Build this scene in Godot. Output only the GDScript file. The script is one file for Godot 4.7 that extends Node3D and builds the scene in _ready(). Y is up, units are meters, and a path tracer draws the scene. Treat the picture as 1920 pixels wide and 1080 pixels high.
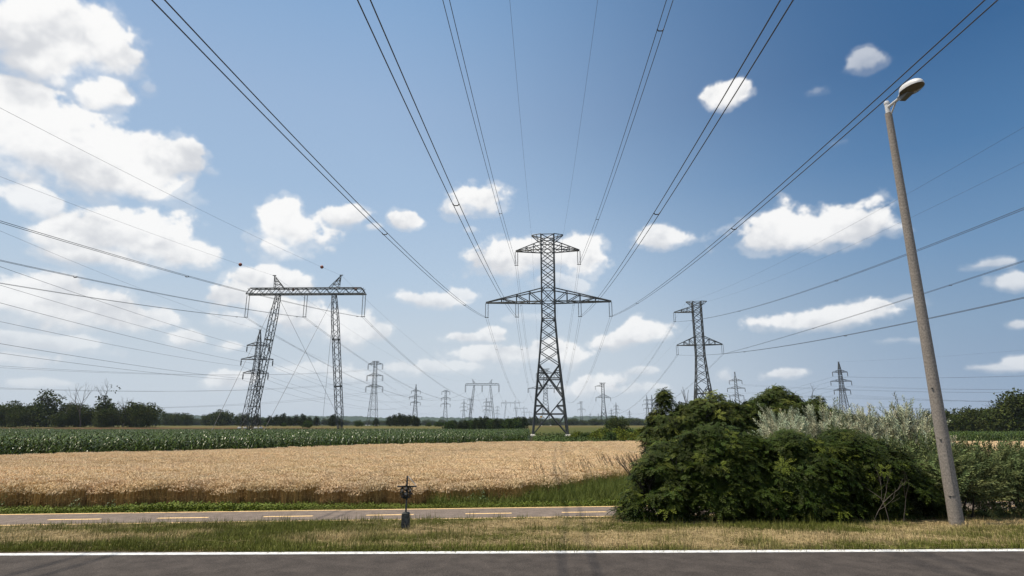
extends Node3D
# Power lines over a wheat field, seen from a roadside. Metres, y up, the camera looks along -z. "d" below is the distance ahead of the camera (-z).

const EYE := 2.4
var rng := RandomNumberGenerator.new()
var used := {}
var M := {}
var bump := FastNoiseLite.new()

# ------------------------------------------------------------------ shape helpers
class Shape:
	var v := PackedVector3Array()
	var n := PackedVector3Array()
	var c := PackedColorArray()
	var tint := Color(1, 1, 1)
	func tri(a: Vector3, b: Vector3, d: Vector3, na := Vector3.ZERO, nb := Vector3.ZERO, nd := Vector3.ZERO) -> void:
		var g := (d - a).cross(b - a)
		if na == Vector3.ZERO:
			g = g.normalized()
			v.append_array([a, b, d]); n.append_array([g, g, g])
		elif g.dot(na + nb + nd) >= 0.0:
			v.append_array([a, b, d]); n.append_array([na, nb, nd])
		else:
			v.append_array([a, d, b]); n.append_array([na, nd, nb])
		c.append_array([tint, tint, tint])
	func quad(a: Vector3, b: Vector3, d: Vector3, e: Vector3) -> void:
		tri(a, b, d); tri(a, d, e)
	func box(lo: Vector3, hi: Vector3) -> void:
		hexa([Vector3(lo.x, lo.y, lo.z), Vector3(hi.x, lo.y, lo.z), Vector3(hi.x, lo.y, hi.z), Vector3(lo.x, lo.y, hi.z)], [Vector3(lo.x, hi.y, lo.z), Vector3(hi.x, hi.y, lo.z), Vector3(hi.x, hi.y, hi.z), Vector3(lo.x, hi.y, hi.z)])
	func hexa(b: Array, t: Array) -> void: # a bottom and a top ring of four corners
		var mid: Vector3 = (b[0] + b[1] + b[2] + b[3] + t[0] + t[1] + t[2] + t[3]) / 8.0
		for f in [[b[0], b[1], b[2], b[3]], [t[0], t[1], t[2], t[3]], [b[0], b[1], t[1], t[0]], [b[1], b[2], t[2], t[1]], [b[2], b[3], t[3], t[2]], [b[3], b[0], t[0], t[3]]]:
			var nn: Vector3 = (f[2] - f[0]).cross(f[1] - f[0]).normalized()
			if nn.dot((f[0] + f[2]) * 0.5 - mid) < 0.0:
				nn = -nn
			tri(f[0], f[1], f[2], nn, nn, nn); tri(f[0], f[2], f[3], nn, nn, nn)
	func beam(a: Vector3, b: Vector3, w: float) -> void:
		var y := (b - a).normalized()
		var x := y.cross(Vector3(0.31, 0.2, 0.93)).normalized() * w * 0.5
		var z := y.cross(x).normalized() * w * 0.5
		hexa([a - x - z, a + x - z, a + x + z, a - x + z], [b - x - z, b + x - z, b + x + z, b - x + z])
	func tube(pts: Array, radii: Array, sides := 6, caps := true) -> void:
		var rings := []
		for k in pts.size():
			var dir: Vector3 = (pts[mini(k + 1, pts.size() - 1)] - pts[maxi(k - 1, 0)]).normalized()
			var x := dir.cross(Vector3(0.13, 0.21, 0.97) if absf(dir.z) < 0.9 else Vector3(0.1, 0.99, 0.05)).normalized()
			var z := dir.cross(x).normalized()
			var ring := []
			for s in sides:
				var a := TAU * s / sides
				ring.append(x * cos(a) + z * sin(a))
			rings.append(ring)
		for k in pts.size() - 1:
			for s in sides:
				var s2 := (s + 1) % sides
				var a: Vector3 = pts[k] + rings[k][s] * radii[k]
				var b: Vector3 = pts[k] + rings[k][s2] * radii[k]
				var d: Vector3 = pts[k + 1] + rings[k + 1][s2] * radii[k + 1]
				var e: Vector3 = pts[k + 1] + rings[k + 1][s] * radii[k + 1]
				tri(a, b, d, rings[k][s], rings[k][s2], rings[k + 1][s2])
				tri(a, d, e, rings[k][s], rings[k + 1][s2], rings[k + 1][s])
		if caps:
			for k in [0, pts.size() - 1]:
				var nn: Vector3 = (pts[0] - pts[1]).normalized() if k == 0 else (pts[k] - pts[k - 1]).normalized()
				for s in range(1, sides - 1):
					tri(pts[k] + rings[k][0] * radii[k], pts[k] + rings[k][s] * radii[k], pts[k] + rings[k][s + 1] * radii[k], nn, nn, nn)
	func lathe(profile: Array, sides := 10, at := Vector3.ZERO) -> void: # profile of Vector2(radius, y)
		for k in profile.size() - 1:
			var p: Vector2 = profile[k]
			var q: Vector2 = profile[k + 1]
			var slope := Vector2(q.y - p.y, p.x - q.x).normalized()
			for s in sides:
				var a := TAU * s / sides
				var b := TAU * (s + 1) / sides
				var da := Vector3(cos(a), 0, sin(a))
				var db := Vector3(cos(b), 0, sin(b))
				var na := (da * slope.x + Vector3.UP * slope.y).normalized()
				var nb := (db * slope.x + Vector3.UP * slope.y).normalized()
				if p.x > 0.0001:
					tri(at + da * p.x + Vector3.UP * p.y, at + db * p.x + Vector3.UP * p.y, at + db * q.x + Vector3.UP * q.y, na, nb, nb)
				if q.x > 0.0001:
					tri(at + da * p.x + Vector3.UP * p.y, at + db * q.x + Vector3.UP * q.y, at + da * q.x + Vector3.UP * q.y, na, nb, na)
	func leaf(at: Vector3, along: Vector3, side: Vector3, length: float, width: float, droop := 0.0) -> void: # a pointed leaf of two triangles folded along its rib
		var tip := at + along * length + Vector3.DOWN * droop
		var mid := at + along * length * 0.45
		var up := along.cross(side).normalized() * width * 0.18
		tri(at, mid + side * width * 0.5 + up, tip)
		tri(at, tip, mid - side * width * 0.5 + up)
	func mesh(colored := true) -> ArrayMesh:
		var m := ArrayMesh.new()
		var a := []
		a.resize(Mesh.ARRAY_MAX)
		a[Mesh.ARRAY_VERTEX] = v
		a[Mesh.ARRAY_NORMAL] = n
		if colored:
			a[Mesh.ARRAY_COLOR] = c
		m.add_surface_from_arrays(Mesh.PRIMITIVE_TRIANGLES, a)
		return m

func P(x: float, y: float, d: float) -> Vector3:
	return Vector3(x, y, -d)

func rnd(a: float, b: float) -> float:
	return rng.randf_range(a, b)

func dir3() -> Vector3:
	var z := rnd(-1, 1)
	var a := rnd(0, TAU)
	var r := sqrt(1.0 - z * z)
	return Vector3(r * cos(a), z, r * sin(a))

func numbered(called: String) -> String:
	used[called] = used.get(called, -1) + 1
	return called if used[called] == 0 else "%s_%03d" % [called, used[called]]

func part(called: String, mesh: Mesh, m: Material, parent: Node, tr := Transform3D()) -> MeshInstance3D:
	var o := MeshInstance3D.new()
	o.name = called
	o.mesh = mesh
	o.material_override = m
	o.transform = tr
	parent.add_child(o, true)
	return o

func describe(o: Node, label: String, category: String, group := "", kind := "") -> Node:
	if label: o.set_meta("label", label)
	if category: o.set_meta("category", category)
	if group: o.set_meta("group", group)
	if kind: o.set_meta("kind", kind)
	return o

func thing(called: String, label: String, category: String, at := Vector3.ZERO, turn := 0.0, group := "") -> Node3D:
	var o := Node3D.new()
	o.name = numbered(called)
	add_child(o)
	o.position = at
	o.rotation.y = turn
	describe(o, label, category, group)
	return o

func single(called: String, label: String, category: String, mesh: Mesh, m: Material, at := Vector3.ZERO, group := "", kind := "") -> MeshInstance3D:
	var o := part(numbered(called), mesh, m, self)
	o.position = at
	describe(o, label, category, group, kind)
	return o

func structure(called: String, mesh: Mesh, m: Material) -> MeshInstance3D:
	var o := part(numbered(called), mesh, m, self)
	o.set_meta("kind", "structure")
	return o

func copies(called: String, mesh: Mesh, m: Material, places: Array, tints: PackedColorArray, parent: Node) -> MultiMeshInstance3D:
	var mm := MultiMesh.new()
	mm.transform_format = MultiMesh.TRANSFORM_3D
	mm.use_colors = true
	mm.mesh = mesh
	mm.instance_count = places.size()
	for k in places.size():
		mm.set_instance_transform(k, places[k])
		mm.set_instance_color(k, tints[k])
	var o := MultiMeshInstance3D.new()
	o.name = called
	o.multimesh = mm
	o.material_override = m
	o.set_meta("kind", "stuff")
	parent.add_child(o, true)
	return o

# ------------------------------------------------------------------ materials
func noise_image(size: int, freq: float, octaves: int, seed_: int, low: float, high: float, power := 1.0) -> Image:
	var f := FastNoiseLite.new()
	f.seed = seed_
	f.noise_type = FastNoiseLite.TYPE_SIMPLEX_SMOOTH
	f.frequency = freq
	f.fractal_type = FastNoiseLite.FRACTAL_FBM
	f.fractal_octaves = octaves
	var im := f.get_seamless_image(size, size)
	im.convert(Image.FORMAT_RGB8)
	var data := im.get_data()
	for k in data.size():
		data[k] = int(255.0 * (low + (high - low) * pow(data[k] / 255.0, power)))
	return Image.create_from_data(size, size, false, Image.FORMAT_RGB8, data)

func grain_image(size: int, low: float, high: float, seed_: int, blotch: float, specks := 0.0) -> Image: # single stones over soft blotches
	var r := RandomNumberGenerator.new()
	r.seed = seed_
	var soft := noise_image(size, 0.012, 4, seed_, 0.0, 1.0).get_data()
	var data := PackedByteArray()
	data.resize(size * size * 3)
	for k in size * size:
		var g := low + (high - low) * (r.randf() * (1.0 - blotch) + soft[k * 3] / 255.0 * blotch)
		if r.randf() < specks:
			g = minf(1.0, g * 1.7)
		var b := int(255.0 * clampf(g, 0.0, 1.0))
		data[k * 3] = b; data[k * 3 + 1] = b; data[k * 3 + 2] = b
	return Image.create_from_data(size, size, false, Image.FORMAT_RGB8, data)

func material(key: String, lin: Color, rough := 0.8, metal := 0.0, leafy := 0.0, spec := 0.5) -> StandardMaterial3D:
	var m := StandardMaterial3D.new()
	m.resource_name = key
	m.albedo_color = lin.linear_to_srgb()
	m.roughness = rough
	m.metallic = metal
	m.metallic_specular = spec
	if leafy > 0.0:
		m.vertex_color_use_as_albedo = true
		m.backlight_enabled = true
		m.backlight = Color(leafy, leafy, leafy)
	M[key] = m
	return m

func texture_on(key: String, im: Image, scale: float, relief: Image = null, depth := 0.0, relief_scale := 0.0) -> void:
	var m: StandardMaterial3D = M[key]
	m.albedo_texture = ImageTexture.create_from_image(im)
	m.uv1_triplanar = true
	m.uv1_world_triplanar = true
	m.uv1_scale = Vector3(scale, scale, scale)
	if relief:
		m.heightmap_enabled = true
		m.heightmap_texture = ImageTexture.create_from_image(relief)
		m.heightmap_scale = depth

func make_materials() -> void:
	material("asphalt", Color(0.116, 0.098, 0.087), 0.9, 0.0, 0.0, 0.3)
	texture_on("asphalt", grain_image(1024, 0.42, 1.0, 3, 0.35, 0.03), 0.21, grain_image(512, 0.0, 1.0, 4, 0.1), 0.6)
	material("path", Color(0.295, 0.240, 0.205), 0.95, 0.0, 0.0, 0.3)
	texture_on("path", grain_image(1024, 0.52, 1.0, 8, 0.35, 0.03), 0.2, grain_image(512, 0.0, 1.0, 9, 0.1), 0.6)
	material("white_paint", Color(0.80, 0.80, 0.79), 0.6)
	texture_on("white_paint", noise_image(512, 0.05, 6, 5, 0.5, 1.0, 0.35), 0.35)
	material("orange_paint", Color(1.0, 0.68, 0.32), 0.7)
	texture_on("orange_paint", noise_image(512, 0.06, 6, 6, 0.62, 1.0, 0.4), 0.4)
	var g := material("ground", Color(1, 1, 1), 1.0, 0.0, 0.0, 0.1)
	g.vertex_color_use_as_albedo = true
	texture_on("ground", noise_image(512, 0.03, 6, 7, 0.45, 1.0), 0.35)
	material("hill", Color(1, 1, 1), 1.0, 0.0, 0.0, 0.05).vertex_color_use_as_albedo = true
	material("concrete", Color(0.40, 0.355, 0.315), 0.92, 0.0, 0.0, 0.3)
	texture_on("concrete", noise_image(512, 0.05, 6, 11, 0.62, 1.0), 0.5, grain_image(256, 0.0, 1.0, 12, 0.5), 0.4)
	(M.concrete as StandardMaterial3D).uv1_scale = Vector3(1.1, 0.6, 1.1)
	material("pale_concrete", Color(0.5, 0.48, 0.45), 0.9)
	material("dark_concrete", Color(0.10, 0.105, 0.10), 0.9)
	texture_on("dark_concrete", noise_image(256, 0.03, 5, 15, 0.4, 1.0), 1.6)
	material("steel", Color(0.065, 0.067, 0.065), 0.6, 0.35)
	material("grey_steel", Color(0.16, 0.165, 0.165), 0.55, 0.4)
	material("wire", Color(0.075, 0.075, 0.08), 0.5, 0.5)
	material("insulator", Color(0.07, 0.06, 0.05), 0.3)
	material("orange_ball", Color(0.30, 0.065, 0.025), 0.55)
	material("yellow_plate", Color(0.7, 0.36, 0.03), 0.5)
	material("white_metal", Color(0.74, 0.74, 0.74), 0.5)
	texture_on("white_metal", noise_image(256, 0.04, 5, 16, 0.7, 1.0, 0.6), 3.0)
	material("lamp_glass", Color(0.10, 0.085, 0.06), 0.25)
	material("painted_iron", Color(0.05, 0.055, 0.06), 0.5, 0.2)
	material("wreath_leaf", Color(0.02, 0.026, 0.02), 0.6)
	material("dull_flower", Color(0.09, 0.08, 0.08), 0.8)
	material("flower", Color(0.35, 0.32, 0.30), 0.8)
	material("bark", Color(0.075, 0.058, 0.042), 0.95)
	texture_on("bark", noise_image(256, 0.04, 5, 17, 0.4, 1.0), 0.8)
	material("dead_wood", Color(0.12, 0.10, 0.085), 0.95)
	material("leaf", Color(1, 1, 1), 0.55, 0.0, 0.3, 0.22)
	material("corn_leaf", Color(1, 1, 1), 0.26, 0.0, 0.25, 0.25)
	material("straw", Color(1, 1, 1), 0.7, 0.0, 0.55, 0.3)
	material("far_leaf", Color(1, 1, 1), 0.8, 0.0, 0.3, 0.2)

# ------------------------------------------------------------------ lie of the land
func road_edge(x: float) -> float:
	return 8.50 + 0.0195 * x

func path_near(x: float) -> float:
	return 15.84 + 0.0955 * x

func rise(d: float) -> float:
	return 1.65 * smoothstep(100.0, 220.0, d)

func ground_y(x: float, d: float) -> float:
	var e := road_edge(x) + 0.1
	var p := path_near(x)
	if d <= e:
		return 0.64 if d > 1.2 else 0.66
	if d < p:
		return lerpf(0.665, 0.0, (d - e) / (p - e)) + bump.get_noise_2d(x * 1.3, d * 1.3) * 0.05 * smoothstep(0.0, 1.2, minf(d - e, p - d))
	if d < p + 2.05:
		return 0.0
	return rise(d) + bump.get_noise_2d(x * 0.9, d * 0.9) * 0.04 * smoothstep(0.0, 1.5, d - p - 2.05)

func wheat_front(x: float) -> float:
	if x < 0.0:
		return path_near(x) + 3.05
	return 18.9 + 1.05 * x if x < 4.1 else 23.2 + (x - 4.1) * 0.5

func crop_line(x: float) -> float: # where the wheat ends and the maize begins
	var pts := [[-28.76, 33.7], [-22.9, 38.9], [-15.2, 47.1], [1.1, 61.7], [13.1, 63.7]]
	if x < -28.76:
		return 33.7 + (x + 28.76) * 0.88
	for k in 4:
		if x < pts[k + 1][0]:
			return remap(x, pts[k][0], pts[k + 1][0], pts[k][1], pts[k + 1][1])
	return 63.7

func in_view(x: float, d: float, margin := 3.0) -> bool:
	return absf(x) < d * 0.93 + margin

# ------------------------------------------------------------------ sky: air and clouds, by azimuth and height in degrees
const CLOUDS := [
	[-44.6, 28.1, 4.5, 3.1, 1], [-41.0, 29.3, 3.6, 3.2, 1], [-38.1, 28.9, 1.7, 2.0, 1], [-43.3, 26.3, 2.8, 1.9, 1], [-37.9, 25.6, 1.7, 1.4, 0.9], [-35.2, 27.2, 1.0, 0.8, 0.35],
	[-43.0, 21.1, 4.6, 3.7, 1], [-39.5, 20.9, 5.0, 3.1, 1], [-36.2, 20.7, 4.7, 2.6, 1], [-32.7, 22.0, 2.9, 2.0, 1], [-31.4, 23.2, 1.4, 1.1, 0.9], [-42.8, 23.6, 2.2, 1.7, 1],
	[-32.0, 19.5, 2.4, 1.6, 0.6], [-42.3, 16.9, 2.8, 1.6, 0.8], [-29.4, 21.7, 1.0, 0.7, 0.3], [-38.2, 14.8, 3.7, 2.3, 1], [-34.6, 15.3, 4.8, 2.6, 1], [-30.5, 14.3, 3.0, 1.5, 0.9],
	[-36.2, 13.2, 4.3, 1.5, 0.9], [-41.0, 8.9, 3.1, 1.9, 0.9], [-37.7, 8.9, 4.4, 2.2, 0.9], [-34.0, 8.2, 2.9, 1.4, 0.8], [-39.0, 5.9, 4.8, 1.2, 0.6], [-30.2, 7.1, 1.7, 0.8, 0.8],
	[-26.4, 6.7, 1.4, 0.6, 0.7], [-22.0, 17.4, 3.1, 2.3, 1], [-23.0, 15.7, 1.9, 1.7, 0.8], [-18.1, 16.3, 0.8, 0.6, 0.5], [-17.4, 19.2, 1.9, 1.2, 1], [-14.8, 18.7, 1.1, 0.5, 0.6],
	[-11.1, 19.6, 1.6, 1.0, 1], [-3.1, 21.7, 2.7, 2.0, 0.95], [-5.1, 20.8, 2.1, 1.1, 0.7], [-4.0, 18.8, 0.8, 0.5, 0.4], [2.8, 15.7, 5.7, 2.1, 1], [7.1, 16.5, 2.9, 1.9, 1],
	[0.0, 15.4, 2.6, 1.3, 0.9], [5.4, 13.5, 3.4, 1.2, 0.55], [-22.3, 12.4, 2.8, 1.7, 1], [-24.4, 10.5, 4.0, 1.9, 0.9], [-20.6, 9.5, 3.7, 2.0, 0.85], [-16.7, 8.7, 2.9, 1.7, 0.8],
	[-13.1, 8.6, 1.5, 0.9, 0.7], [-26.4, 8.6, 2.6, 1.4, 0.6], [-7.5, 11.9, 3.9, 0.9, 0.8], [-4.6, 12.5, 1.6, 0.8, 0.7], [-3.7, 8.3, 3.2, 0.8, 0.75], [-1.6, 9.0, 1.5, 0.8, 0.8],
	[-1.6, 6.5, 5.8, 1.3, 0.75], [-6.8, 5.3, 5.7, 1.0, 0.6], [4.8, 6.6, 3.1, 1.4, 0.9], [10.8, 8.3, 3.7, 1.3, 1], [12.9, 8.7, 2.1, 1.3, 1], [15.5, 17.6, 2.8, 1.2, 0.85],
	[15.0, 18.3, 1.8, 0.8, 0.8], [28.6, 16.7, 5.8, 2.0, 1], [32.1, 17.4, 3.3, 2.2, 1], [26.5, 17.5, 3.0, 1.6, 0.95], [25.0, 16.3, 2.7, 1.0, 0.9], [22.9, 29.7, 1.9, 1.4, 0.9],
	[24.1, 30.2, 1.2, 1.1, 0.9], [34.7, 29.6, 1.5, 0.9, 0.5], [30.5, 28.3, 1.0, 0.6, 0.25], [31.9, 23.9, 1.0, 0.4, 0.2], [28.1, 8.7, 5.1, 1.2, 0.9], [30.7, 9.1, 2.4, 1.2, 0.9],
	[32.7, 9.5, 3.0, 0.9, 0.4], [40.4, 12.0, 1.8, 0.5, 0.6], [41.9, 10.6, 1.7, 0.8, 0.7], [24.7, 4.2, 1.6, 0.6, 0.8], [20.8, 4.0, 1.3, 0.8, 0.5], [39.7, 4.1, 1.9, 0.5, 0.7],
	[41.1, 4.4, 1.0, 0.6, 0.8], [8.6, 3.6, 2.9, 1.2, 0.9], [12.4, 3.1, 3.0, 0.6, 0.6], [6.2, 3.1, 3.1, 0.7, 0.6], [41.7, 7.3, 0.7, 0.4, 0.7], [-26.3, 3.7, 3.4, 1.0, 0.8],
	[-16.4, 4.7, 5.8, 1.1, 0.6], [-38.8, 2.8, 2.9, 0.6, 0.5], [-39.7, 4.6, 3.8, 1.0, 0.6], [1.6, 10.2, 3.7, 0.7, 0.3], [12.9, 4.8, 1.5, 0.5, 0.6], [34.6, 6.6, 2.2, 0.4, 0.3],
]

func sun_dir() -> Vector3:
	return Vector3(-0.41, 1.0, 0.03).normalized()

const AIR_EL := [-5.0, 0.0, 8.0, 14.0, 22.0, 30.0, 40.0, 90.0]
const AIR_SUNNY := [Vector3(0.58, 0.64, 0.70), Vector3(0.58, 0.64, 0.70), Vector3(0.53, 0.615, 0.70), Vector3(0.44, 0.565, 0.71), Vector3(0.345, 0.485, 0.675), Vector3(0.305, 0.44, 0.645), Vector3(0.22, 0.37, 0.60), Vector3(0.16, 0.30, 0.55)]
const AIR_AWAY := [Vector3(0.30, 0.385, 0.51), Vector3(0.30, 0.385, 0.51), Vector3(0.235, 0.35, 0.50), Vector3(0.16, 0.29, 0.475), Vector3(0.080, 0.195, 0.385), Vector3(0.045, 0.133, 0.300), Vector3(0.038, 0.118, 0.275), Vector3(0.06, 0.16, 0.36)]

func air(az: float, el: float) -> Vector3: # clear air: paler towards the horizon and on the sun's side
	var k := 0
	while k < 6 and el > AIR_EL[k + 1]:
		k += 1
	var t := clampf((el - AIR_EL[k]) / (AIR_EL[k + 1] - AIR_EL[k]), 0.0, 1.0)
	var turn := absf(wrapf(az + 98.0, -180.0, 180.0))
	var away := smoothstep(80.0 + clampf(28.0 - el, 0.0, 24.0), 142.0, turn)
	away = lerpf(away, 0.3, smoothstep(45.0, 85.0, el))
	var a: Vector3 = (AIR_SUNNY[k] as Vector3).lerp(AIR_SUNNY[k + 1], t)
	var b: Vector3 = (AIR_AWAY[k] as Vector3).lerp(AIR_AWAY[k + 1], t)
	var e := deg_to_rad(el)
	var dir := Vector3(sin(deg_to_rad(az)) * cos(e), sin(e), -cos(deg_to_rad(az)) * cos(e))
	var gam := rad_to_deg(acos(clampf(dir.dot(sun_dir()), -1.0, 1.0)))
	return a.lerp(b, away) + Vector3(0.30, 0.32, 0.33) * exp(-gam / 11.0)

func fbm(seed_: int, freq: float, octaves: int, gain: float) -> FastNoiseLite:
	var f := FastNoiseLite.new()
	f.seed = seed_; f.frequency = freq; f.fractal_octaves = octaves; f.fractal_gain = gain
	f.noise_type = FastNoiseLite.TYPE_SIMPLEX_SMOOTH
	return f

func paint_sky(w: int, h: int, az0: float, el1: float, step: float, clouds: Array) -> Image:
	var warp := fbm(21, 5.0, 3, 0.5)
	var fine := fbm(22, 14.0, 6, 0.6)
	var knob := fbm(24, 15.0, 5, 0.56)
	var body := fbm(23, 8.0, 5, 0.5)
	var n := w * h
	var wx := PackedFloat32Array(); wx.resize(n)
	var wy := PackedFloat32Array(); wy.resize(n)
	var fill := PackedFloat32Array(); fill.resize(n); fill.fill(-9.0)
	var tall := PackedFloat32Array(); tall.resize(n)
	var solid := PackedFloat32Array(); solid.resize(n)
	for y in h:
		var e := deg_to_rad(el1 - (y + 0.5) * step)
		for x in w:
			var a := deg_to_rad(az0 + (x + 0.5) * step)
			var dx := sin(a) * cos(e); var dy := sin(e); var dz := cos(a) * cos(e)
			wx[y * w + x] = warp.get_noise_3d(dx, dy, dz)
			wy[y * w + x] = warp.get_noise_3d(dx + 7.0, dy, dz)
	for c in clouds:
		var ca: float = c[0]; var ce: float = c[1]; var cw: float = c[2]; var ch: float = c[3]; var cs: float = c[4]
		var k := cos(deg_to_rad(ce))
		var reach := (cw * 1.9 + 1.0) / maxf(k, 0.15)
		for y in range(maxi(0, int((el1 - ce - ch * 2.0 - 1.0) / step)), mini(h, int((el1 - ce + ch * 2.0 + 1.0) / step) + 1)):
			var el := el1 - (y + 0.5) * step
			for x in range(maxi(0, int((ca - reach - az0) / step)), mini(w, int((ca + reach - az0) / step) + 1)):
				var i := y * w + x
				var dx := ((az0 + (x + 0.5) * step - ca) * k + wx[i] * minf(2.4, cw * 0.7)) / cw
				var dy := (el - ce + wy[i] * minf(1.8, ch * 0.7)) / ch
				if dy < 0.0:
					dy *= 1.25
				var q := (1.0 - dx * dx - dy * dy) * 0.8 + 0.13 + (cs - 1.0) * 0.8
				var f := fill[i]
				if q > f: # the larger wins, but neighbours melt together
					tall[i] = dy if f < -2.0 else lerpf(tall[i], dy, clampf((q - f) * 2.0, 0.0, 1.0))
					solid[i] = maxf(clampf(cs * 1.25 - 0.12, 0.1, 1.0), solid[i] if f > 0.0 else 0.0)
				if f > -2.0:
					var dd := maxf(0.0, 0.5 - absf(q - f)) / 0.5
					fill[i] = maxf(q, f) + dd * dd * 0.13
				else:
					fill[i] = maxf(q, f)
	var out := PackedFloat32Array()
	out.resize(n * 3)
	for y in h:
		var el := el1 - (y + 0.5) * step
		var e := deg_to_rad(el)
		for x in w:
			var i := y * w + x
			var az := az0 + (x + 0.5) * step
			var col := air(az, el)
			if fill[i] > -1.6 and el > -1.0:
				var a := deg_to_rad(az)
				var dx := sin(a) * cos(e); var dy := sin(e); var dz := cos(a) * cos(e)
				var f := fine.get_noise_3d(dx, dy * 1.25, dz)
				var kn := 0.28 - absf(knob.get_noise_3d(dx, dy, dz))
				var rim := 1.0 - 0.8 * smoothstep(0.3, 1.0, fill[i])
				var dens := fill[i] + (f * 0.95 + kn * 0.75) * rim
				var low := smoothstep(0.25, -0.7, tall[i])
				var cover := smoothstep(-0.12, 0.32 + 0.75 * low, dens) * solid[i]
				cover = maxf(cover, 0.34 * solid[i] * smoothstep(-0.5, 0.25, fill[i] + f * 1.5))
				if cover > 0.0:
					var lf := fine.get_noise_3d(dx - 0.007, (dy + 0.009) * 1.25, dz) - f
					var lk := absf(knob.get_noise_3d(dx - 0.007, dy + 0.009, dz)) - (0.28 - kn)
					var b := body.get_noise_3d(dx, dy * 1.5, dz)
					var s := 0.66 + 0.42 * tall[i] - 0.40 * lf + 0.55 * lk + 0.85 * b
					s = smoothstep(0.0, 1.0, clampf(s - 0.12 * smoothstep(0.4, 1.2, dens), 0.0, 1.0))
					var white := Vector3(0.66, 0.675, 0.705).lerp(Vector3(0.95, 0.945, 0.935), s)
					white = white.lerp(col * 1.03, 0.6 * exp(-maxf(el, 0.0) / 6.0))
					col = col.lerp(white, cover * 0.98)
			out[i * 3] = col.x; out[i * 3 + 1] = col.y; out[i * 3 + 2] = col.z
	return Image.create_from_data(w, h, false, Image.FORMAT_RGBF, out.to_byte_array())

func make_sky() -> Sky:
	var all := CLOUDS.duplicate()
	rng.seed = 77
	for k in 150: # the same broken cumulus goes on all round the rest of the sky
		var az := rnd(52, 308)
		if az > 180.0:
			az -= 360.0
		var el := 3.0 + 60.0 * pow(rng.randf(), 1.6)
		var wd := rnd(2.0, 6.0) * (0.5 + el / 45.0)
		for j in 3:
			all.append([az + rnd(-0.8, 0.8) * wd, el + rnd(-0.25, 0.25) * wd, wd * rnd(0.6, 1.0), wd * rnd(0.3, 0.5), rnd(0.6, 1.0)])
	var whole := paint_sky(1024, 256, -180.0, 90.0, 360.0 / 1024.0, all)
	whole.resize(4096, 1024, Image.INTERPOLATE_BILINEAR)
	var front := paint_sky(1138, 524, -50.0, 44.0, 360.0 / 4096.0, CLOUDS)
	var pano := Image.create(4096, 2048, false, Image.FORMAT_RGBF)
	pano.fill(Color(0.3, 0.3, 0.28))
	pano.blit_rect(whole, Rect2i(2048, 0, 2048, 1024), Vector2i(0, 0)) # column 0 is straight ahead
	pano.blit_rect(whole, Rect2i(0, 0, 2048, 1024), Vector2i(2048, 0))
	var top := int(46.0 / 180.0 * 2048.0 + 0.5)
	pano.blit_rect(front, Rect2i(569, 0, 569, 524), Vector2i(0, top))
	pano.blit_rect(front, Rect2i(0, 0, 569, 524), Vector2i(4096 - 569, top))
	var m := PanoramaSkyMaterial.new()
	m.panorama = ImageTexture.create_from_image(pano)
	var s := Sky.new()
	s.sky_material = m
	return s

# ------------------------------------------------------------------ ground, road and path
func ground_color(x: float, d: float) -> Color:
	var n := bump.get_noise_2d(x * 0.5 + 300.0, d * 0.5)
	var n2 := bump.get_noise_2d(x * 0.03 + 90.0, d * 0.02)
	var e := road_edge(x)
	var p := path_near(x)
	if d < e + 0.45 + 0.35 * n:
		return Color(0.19, 0.165, 0.135) # gravel shoulder
	if d < p:
		return Color(0.105, 0.088, 0.045).lerp(Color(0.20, 0.155, 0.085), smoothstep(-0.3, 0.4, n))
	if d < wheat_front(x):
		return Color(0.085, 0.085, 0.035)
	if d < 128.0:
		return Color(0.15, 0.115, 0.075) if x < crop_line(x) * 0.02 + 2.0 + d * 0.045 else Color(0.14, 0.13, 0.055).lerp(Color(0.2, 0.14, 0.07), smoothstep(0.0, 0.4, n))
	if d < 190.0 and x < -62.0 - n2 * 20.0:
		return Color(0.20, 0.115, 0.07) # ploughed strip before the wood
	if d < 420.0:
		return Color(0.23, 0.205, 0.085).lerp(Color(0.14, 0.16, 0.055), smoothstep(-0.25, 0.3, n2)).lerp(Color(0.27, 0.16, 0.10), smoothstep(0.28, 0.4, bump.get_noise_2d(x * 0.06, d * 0.10)))
	var k := bump.get_noise_2d(x * 0.012, d * 0.004 + 40.0)
	if k > 0.2:
		return Color(0.20, 0.165, 0.08)
	return Color(0.10, 0.125, 0.04) if k > -0.05 else Color(0.06, 0.085, 0.03)

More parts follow.
